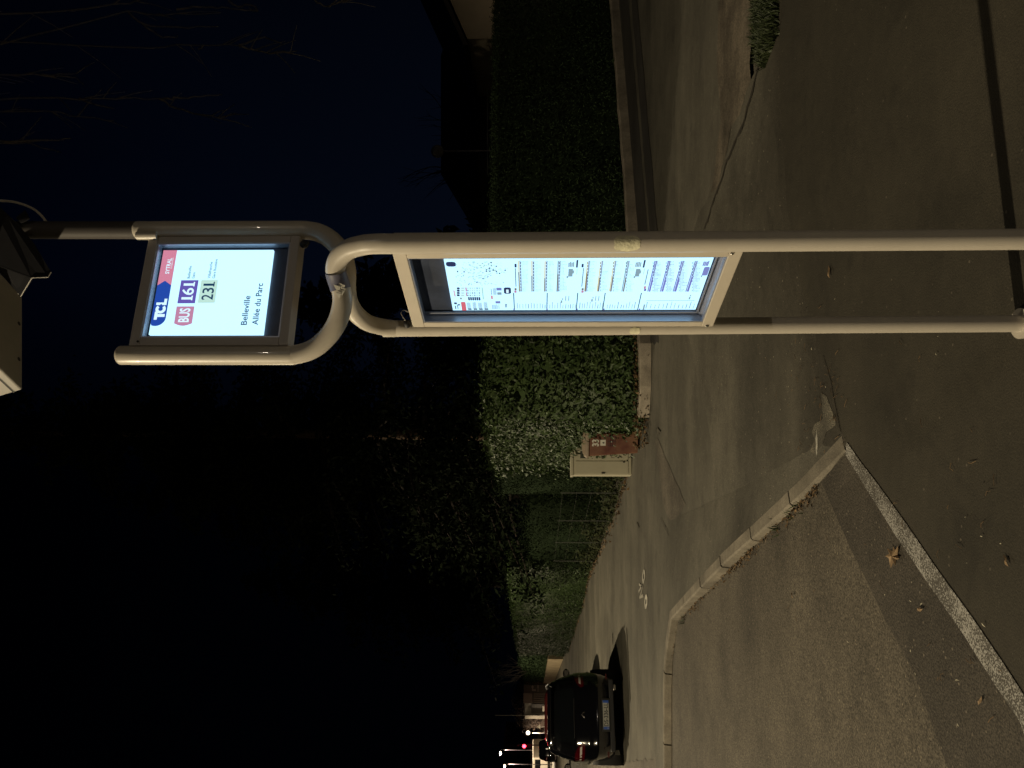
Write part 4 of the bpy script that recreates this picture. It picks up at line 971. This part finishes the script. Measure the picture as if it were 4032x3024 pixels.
def patch(name,outline,mtl,par,off=.006,n=8):
    # outline: rear patch bounded by x0(z),x1(z); projected on the body from behind
    mb=MB(); vs=[]
    z0,z1=outline[0][0],outline[-1][0]
    def xr(z):
        for i in range(len(outline)-1):
            if z<=outline[i+1][0]+1e-9:
                t=(z-outline[i][0])/(outline[i+1][0]-outline[i][0]); return [outline[i][k]+(outline[i+1][k]-outline[i][k])*t for k in(1,2)]
        return outline[-1][1:]
    def yrear(x,z):
        _,yr,yf,hw=lerpl(z); cy=(yr+yf)/2; ly=(yf-yr)/2; nn=5.5 if z<1.3 else 4.2
        c=min(.9999,abs(x)/hw)**(nn/2); s_=math.sqrt(max(0,1-c*c)); return cy-ly*s_**(2/(nn*.75))
    for i in range(n+1):
        z=z0+(z1-z0)*i/n; xa,xb=xr(z)
        for j in range(n+1):
            x=xa+(xb-xa)*j/n; vs.append((x,yrear(x,z)-off,z))
    mb.add(vs,[(i*(n+1)+j,i*(n+1)+j+1,(i+1)*(n+1)+j+1,(i+1)*(n+1)+j) for i in range(n) for j in range(n)])
    return mb.build(name,mtl,par,smooth=True,fix=False),yrear
def make_car(name,loc,rz,paint,label,plate=None,detail=True):
    t=empty(name,loc,rz,label,'car','cars parked along the kerb')
    mb=MB(); nz_=34; na=72; vs=[]
    zs=[LV[0][0]+(LV[-1][0]-LV[0][0])*(i/nz_) for i in range(nz_+1)]
    for z in zs:
        for j in range(na): vs.append(bp_(z,2*math.pi*j/na))
    fs=[(i*na+j,i*na+(j+1)%na,(i+1)*na+(j+1)%na,(i+1)*na+j) for i in range(nz_) for j in range(na)]
    fs+=[tuple(range(na))[::-1],tuple(range(nz_*na,(nz_+1)*na))]
    mb.add(vs,fs); b=mb.build('body',paint,t,smooth=True)
    w_,yr=patch('rear_window',[(1.0,-.60,.60),(1.05,-.64,.64),(1.30,-.58,.58),(1.38,-.52,.52)],M['wglass'],t)
    for s_ in(-1,1):
        mb=MB(); a0,a1=(R(-62),R(70)) if s_>0 else (R(242),R(110)); body_mesh(mb,1.03,1.36,a0*.42,a1*.35,6,12,.006) if s_>0 else body_mesh(mb,1.03,1.36,R(180)+R(62)*.42,R(180)-R(70)*.35,6,12,.006)
        mb.build('side_window',M['wglass'],t,smooth=True,fix=False)
    # tail lights
    for s_ in(-1,1):
        o,_=patch('tail_light',[(.80,s_*.52,s_*.855),(.87,s_*.50,s_*.862),(.95,s_*.60,s_*.835),(.985,s_*.70,s_*.80)],M['tail'],t,.012)
        patch('clear_lens',[(.855,s_*.56,s_*.80),(.895,s_*.58,s_*.80)],M['tailc'],o,.016,4)
    if detail:
        mb=MB(); mb.box((0,-.028,.385),(.60,.03,.17)); mb.build('plate_recess',M['plastic'],t,bevel=.01)
        pl=MB().box((0,-.047,.388),(.52,.008,.112)).build('number_plate',M['plate'],t,bevel=.002)
        [MB().box((s_*.236,-.052,.388),(.046,.003,.108)).build('plate_band',M['eu'],pl) for s_ in(-1,1)]
        tv,tf=text_mesh(plate,.112,.002,'CENTER',.86); MB().add([(x,-.0535,.350+y) for x,y in tv],tf).build('plate_lettering',M['rubber'],pl,fix=False)
        tv,tf=text_mesh('F',.035,.001,'CENTER',1); MB().add([(x-.236,-.0545,.343+y) for x,y in tv],tf).build('plate_lettering',M['plate'],pl,fix=False)
        mb=MB(); mb.tube([(-.05,.05,.80),(0,.045,.86),(.05,.05,.80)],.008,6); mb.build('emblem',M['steel'],t,smooth=True)
        mb=MB(); mb.box((0,-.004,.27),(1.30,.06,.09)); mb.build('lower_valance',M['rubber'],t,bevel=.015)
        mb=MB(); mb.box((.5,.0,.20),(.10,.10,.05)); mb.build('exhaust',M['steel'],t,bevel=.01)
        for s_ in(-1,1): mb=MB(); mb.box((s_*.70,-.006,.36),(.10,.02,.025)); mb.build('reflector',M['tail'],t,bevel=.004)
        mb=MB(); mb.tube([(-.42,.135,.995),(0,.13,1.0),(.30,.14,.995)],.008,6); mb.build('wiper',M['rubber'],t)
        mb=MB(); mb.add([(-.56,.46,1.475),(.56,.46,1.475),(.52,.30,1.455),(-.52,.30,1.455),(-.56,.46,1.50),(.56,.46,1.50),(.52,.30,1.475),(-.52,.30,1.475)],[(0,1,2,3),(4,7,6,5),(0,4,5,1),(1,5,6,2),(2,6,7,3),(3,7,4,0)]); mb.build('roof_spoiler',paint,t,bevel=.008)
        for s_ in(-1,1): MB().tube([(s_*.60,.62,1.49),(s_*.60,1.2,1.535),(s_*.59,1.85,1.51)],.014,8).build('roof_rail',M['rim'],t,smooth=True)
        for s_ in(-1,1):
            mr_=MB(); mr_.ball((s_*.98,2.55,1.05),.105,8,sc=(1.05,.55,.75)); mr_.box((s_*.87,2.55,1.0),(.12,.05,.04)); mr_=mr_.build('wing_mirror',paint,t,smooth=True)
            MB().box((s_*.98,2.49,1.05),(.15,.012,.10)).build('mirror_glass',M['steel'],mr_,bevel=.004)
            for z in(.72,): mb=MB(); body_mesh(mb,.66,.70,R(-30) if s_>0 else R(150),R(30) if s_>0 else R(210),2,12,.008); mb.build('side_trim',M['plastic'],t,smooth=True,fix=False)
            for y in(1.55,2.3): mb=MB(); mb.box((s_*.885,y,.86),(.02,.17,.025)); mb.build('door_handle',M['rim'],t,bevel=.004)
    for s_ in(-1,1):
        for y in(.78,3.28):
            wh=MB().tube([(s_*.70,y,.31),(s_*.885,y,.31)],.31,24).build('wheel',M['tyre'],t,smooth=True)
            MB().tube([(s_*.80,y,.31),(s_*.892,y,.31)],.21,16).build('rim',M['rim'],wh,smooth=True)
    return t
cr=G(2412,2826,0); cpos=P(2400,2815,14.9); cpos.z=0
sd=math.atan2(.44,.90)
make_car('parked_car',cpos,sd,M['black'],'black hatchback seen from behind, parked nearest, with a white number plate','DS-336-LL')
c2=cpos+Vector((-math.sin(sd),math.cos(sd),0))*5.9+Vector((.25,.1,0)); make_car('parked_car',c2,sd,M['redcar'],'dark red car parked directly ahead of the black hatchback',None,False)
c3=P(2115,2952,62); c3.z=0; make_car('parked_car',c3,sd,M['black'],'small far car with red tail lights beyond the red parked car',None,False)
# pale parking strip and gutter left of the car
sheet('gutter_or_shadow_strip',[(2596,2985),(2560,2990),(2440,3000),(2330,3003),(2330,3040),(2440,3050),(2596,3060)],.008,M['patchl'],.03)
# ------------------------------------------------------------ far end of the street
M['pale']=mat('pale_gate_paint',(.40,.36,.30),.7,0,.1,1)
M['greyp']=mat('grey_panel',(.12,.11,.085),.7,0,.15,1)
M['midgrey']=mat('grey_render',(.17,.155,.14),.85,0,.2,.8)
def atd(V,y,d): p=P(V,y,d); return p
D=74
def fbox(mb,V0,V1,y0,y1,d,th=.3):
    a=P(V1,y1,d); b_=P(V0,y0,d); mb.box(((a.x+b_.x)/2,d+th/2,(a.z+b_.z)/2),(abs(b_.x-a.x),th,abs(b_.z-a.z))); return mb
def far_thing(name,label,cat,V0,V1,y0,y1,d,m,part='panel',th=.3,ground=True):
    p=P(V1,(y0+y1)/2,d); t=empty(name,(p.x,d,0),0,label,cat); return t,Vector((p.x,d,0))
def fadd(t,o,name,rects,m,d,th=.3):
    mb=MB()
    for V0,V1,y0,y1 in rects:
        a=P(V1,y1,d)-o; b_=P(V0,y0,d)-o; mb.box(((a.x+b_.x)/2,a.y+th/2,(a.z+b_.z)/2),(abs(b_.x-a.x),th,abs(b_.z-a.z)))
    return mb.build(name,m,t)
t,o=far_thing('direction_board','dark grey board with a white turn arrow at the end of the tan wall','sign',2062,2182,2695,2728,D,None)
fadd(t,o,'board',[(2062,2158,2695,2729)],M['greyp'],D,.15); fadd(t,o,'foot',[(2158,2183,2697,2727)],M['darkwall'],D+.05,.1)
mb=MB(); mk=lambda V,y: (P(V,y,D-.02)-o)
mb.add([mk(2097,2697),mk(2091,2707),mk(2103,2707)],[(0,1,2)]); mb.add([mk(2094.5,2707),mk(2099.5,2707),mk(2099.5,2720),mk(2094.5,2720)],[(0,1,2,3)]); mb.add([mk(2099.5,2714),mk(2110,2714),mk(2110,2720),mk(2099.5,2720)],[(0,1,2,3)])
mb.add([mk(2116,2696),mk(2121,2696),mk(2121,2711),mk(2116,2711)],[(0,1,2,3)]); mb.add([mk(2116,2714),mk(2121,2714),mk(2121,2718),mk(2116,2718)],[(0,1,2,3)]); mb.add([mk(2116,2720),mk(2121,2720),mk(2121,2723),mk(2116,2723)],[(0,1,2,3)])
mb.build('arrow_marking',M['pale'],t,fix=False)
t,o=far_thing('gate','pale gate with a solid top panel and upright bars beside the grey arrow board','gate',2061,2165,2729,2769,D+2,None)
fadd(t,o,'top_panel',[(2061,2096,2730,2769)],M['pale'],D+2,.15)
fadd(t,o,'bars',[(2101,2166,2731+i*8.2,2735+i*8.2) for i in range(5)],M['pale'],D+2,.08)
fadd(t,o,'backing',[(2096,2178,2730,2769)],M['midgrey'],D+2.3,.05)
t,o=far_thing('far_house','grey low building with a paler pier, behind the pale gate','building',2066,2160,2769,2832,D+8,None)
fadd(t,o,'wall',[(2066,2172,2769,2818)],M['midgrey'],D+8,5); fadd(t,o,'pier',[(2067,2150,2818,2831)],M['pale'],D+7.6,.4); fadd(t,o,'window',[(2092,2145,2772,2808)],M['darkwall'],D+7.9,.1)
fadd(t,o,'plinth',[(2136,2165,2780,2802)],M['pale'],D+7.5,.2)
t,o=far_thing('mast','very thin tall pale mast above the grey low building','pole',1949,2160,2815,2817,D+6,None)
MB().tube([(0,0,0),tuple(P(1949,2816,D+6)-o)],.05,8).build('pole',M['midgrey'],t)
M['shrub']=leaf_mat('dusky_shrub',(.035,.022,.018),(.05,.034,.026),.8,.5,.2)
hedge('shrub_row',[(-33,84),(-38,84),(-39,90),(-33,90)],lambda x,y:3.4+.5*math.sin(x),.3,40,M['shrub'],'dark reddish bushes right of the far lit square',cat='shrubs',seed=41,jit=.4,wave=.4,rag=.3)
t,o=far_thing('far_building','reddish brown facade behind the red traffic light, left edge of the street','building',1985,2130,2930,3060,120,None)
M['redwall']=mat('brown_facade',(.16,.09,.06),.85,0,.25,.4)
fadd(t,o,'wall',[(1984,2140,2930,3110)],M['redwall'],120,8)
for i in range(4):
    for j in range(2): w_=fadd(t,o,'window',[(1992+j*42,2022+j*42,2942+i*30,2960+i*30)],M['darkwall'],119.9,.1)
t,o=far_thing('shopfront','pale lit low building beneath the brown facade','building',2085,2130,2890,3024,105,None)
fadd(t,o,'wall',[(2088,2140,2925,3110)],M['pale'],105,6); fadd(t,o,'window',[(2095,2112,2935+i*26,2953+i*26) for i in range(3)],M['darkwall'],104.9,.1)
fadd(t,o,'low_wall',[(2115,2130,2890,2930)],M['pale'],105,.4)
# a lit low wall and triangular give-way sign
t,o=far_thing('warning_sign','small triangular sign on a post left of the thin mast','sign',2115,2140,2855,2870,80,None)
k_=lambda V,y:P(V,y,80)-o
mb=MB(); mb.add([k_(2113,2862),k_(2127,2853),k_(2127,2871)],[(0,1,2)]); mb.build('face',M['pale'],t,fix=False); MB().tube([(0,.03,0),(0,.03,1.6)],.03,6).build('post',M['midgrey'],t)
# traffic light
M['redlit']=emis('lit_red_lens',(1,.03,.05),14)
M['warmlit']=emis('lit_lamp',(1,.85,.6),22)
M['warmdim']=emis('lit_globe',(1,.85,.62),4)
t,o=far_thing('traffic_light','lit red traffic light on a post at the far junction','traffic light',2064,2150,2937,2938,72,None)
p=P(2064,2938,72)-o
MB().tube([(0,.15,0),(0,.15,p.z+.6)],.05,8).build('post',M['darkmetal'],t); MB().box((p.x,p.y+.12,p.z-.25),(.36,.2,.95)).build('housing',M['rubber'],t,bevel=.02)
MB().ball((p.x,p.y-.02,p.z),.17,10,sc=(1,.4,1)).build('red_lamp',M['redlit'],t,smooth=True)
mb=MB(); mb.tube([(0,.15,p.z+.6),tuple(P(2040,2938,72)-o)],.04,6); mb.build('arm',M['midgrey'],t)
t,o=far_thing('traffic_light','small second red signal lower and nearer the ground','traffic light',2088,2150,2941,2942,90,None)
p=P(2088,2941,90)-o; MB().tube([(0,.1,0),(0,.1,p.z)],.04,6).build('post',M['darkmetal'],t); MB().ball(p,.11,8).build('red_lamp',M['redlit'],t,smooth=True)
def lamp(V,y,d,Vp,yp,label,mt,r=.16,pool=False):
    p=P(V,y,d); q=P(Vp,yp,d); t=empty('street_lamp',(q.x,d,0),0,label,'lamp','street lamps'); o=Vector((q.x,d,0))
    MB().tube([(0,0,0),(0,0,q.z),tuple(p-o+Vector((0,0,.05)))],[.045,.035,.02],8).build('pole',M['darkmetal'],t)
    h=MB().ball(p-o+Vector((0,0,.06)),r*1.3,8,sc=(1,1,.45)).build('lamp_head',M['darkmetal'],t,smooth=True); MB().ball(p-o-Vector((0,0,.02)),r,8,sc=(1,1,.7)).build('lamp_glass',mt,h,smooth=True)
    return t
lamp(1968,2966,88,1973,2952,'lit street lamp with the highest head at the far end',M['warmlit'],.22)
lamp(1984,3019,80,1987,3008,'lit street lamp at the very left edge of the street view',M['warmlit'],.22)
t=empty('street_lamp',(P(2122,2886,78).x,78,0),0,'lit white globe lamp on a short post before the far buildings','lamp','street lamps'); p=P(2079,2887,78)
MB().tube([(0,0,0),(0,0,p.z-.15)],.04,8).build('pole',M['midgrey'],t); MB().ball((0,0,p.z),.2,10).build('lamp_glass',M['warmdim'],t,smooth=True)
t,o=far_thing('van','pale van with lit side standing before the shopfront','van',2100,2140,3005,3020,85,None)
mb=MB(); mb.box((0,2,1.25),(1.9,4.6,1.7)); mb.build('body',M['pale'],t,bevel=.12); mb=MB(); mb.box((0,-.31,1.55),(1.5,.02,.6)); mb.build('rear_window',M['wglass'],t)
for s_ in(-1,1):
    for y in(.7,3.4): MB().tube([(s_*.75,y,.35),(s_*.93,y,.35)],.35,16).build('wheel',M['tyre'],t)
# far lamps light the junction around them
for V,y,d,e,c in((1968,2966,88,5000,(1,.8,.55)),(1984,3019,80,4500,(1,.8,.55)),(2079,2887,78,1200,(1,.85,.6)),(2064,2938,71.4,9,(1,.05,.06))):
    p=P(V,y,d); l=bpy.data.lights.new('lamp_light','SPOT' if e>50 else 'POINT'); l.energy=e; l.color=c; l.shadow_soft_size=.2; o_=bpy.data.objects.new('lamp_light',l); o_.location=p-Vector((0,.3,.45)); col.objects.link(o_)
    if e>50: l.spot_size=R(150); l.spot_blend=.4
# street lamps outside the frame; the last is an added, unseen fill lamp
for i,(p,e,c) in enumerate(LAMPS):
    t=empty('street_lamp',(p[0]-1.3,p[1],0),0,['near street lamp beside the road left of the bus stop','street lamp beside the road left of the black car','street lamp beside the road past the parked cars','street lamp beside the beige gabled house on the right','added fill lamp out of sight behind the viewpoint'][i],'lamp','street lamps')
    MB().tube([(0,0,0),(0,0,p[2]-.3),(.25,0,p[2]+.05),(1.0,0,p[2]+.16)],[.08,.055,.045,.035],12).build('pole',M['midgrey'],t,smooth=True)
    h=MB(); h.add([(.95,-.14,p[2]+.22),(1.6,-.11,p[2]+.22),(1.6,.11,p[2]+.22),(.95,.14,p[2]+.22),(.95,-.16,p[2]+.13),(1.6,-.13,p[2]+.13),(1.6,.13,p[2]+.13),(.95,.16,p[2]+.13)],[(0,1,2,3),(4,5,6,7),(0,1,5,4),(1,2,6,5),(2,3,7,6),(3,0,4,7)]); h=h.build('lamp_head',M['darkmetal'],t,bevel=.02)
    MB().box((1.3,0,p[2]+.118),(.4,.18,.02)).build('lamp_glass',M['warmlit'],h)
camd.clip_end=900
scene.cycles.use_adaptive_sampling=True
scene.cycles.sample_clamp_indirect=3
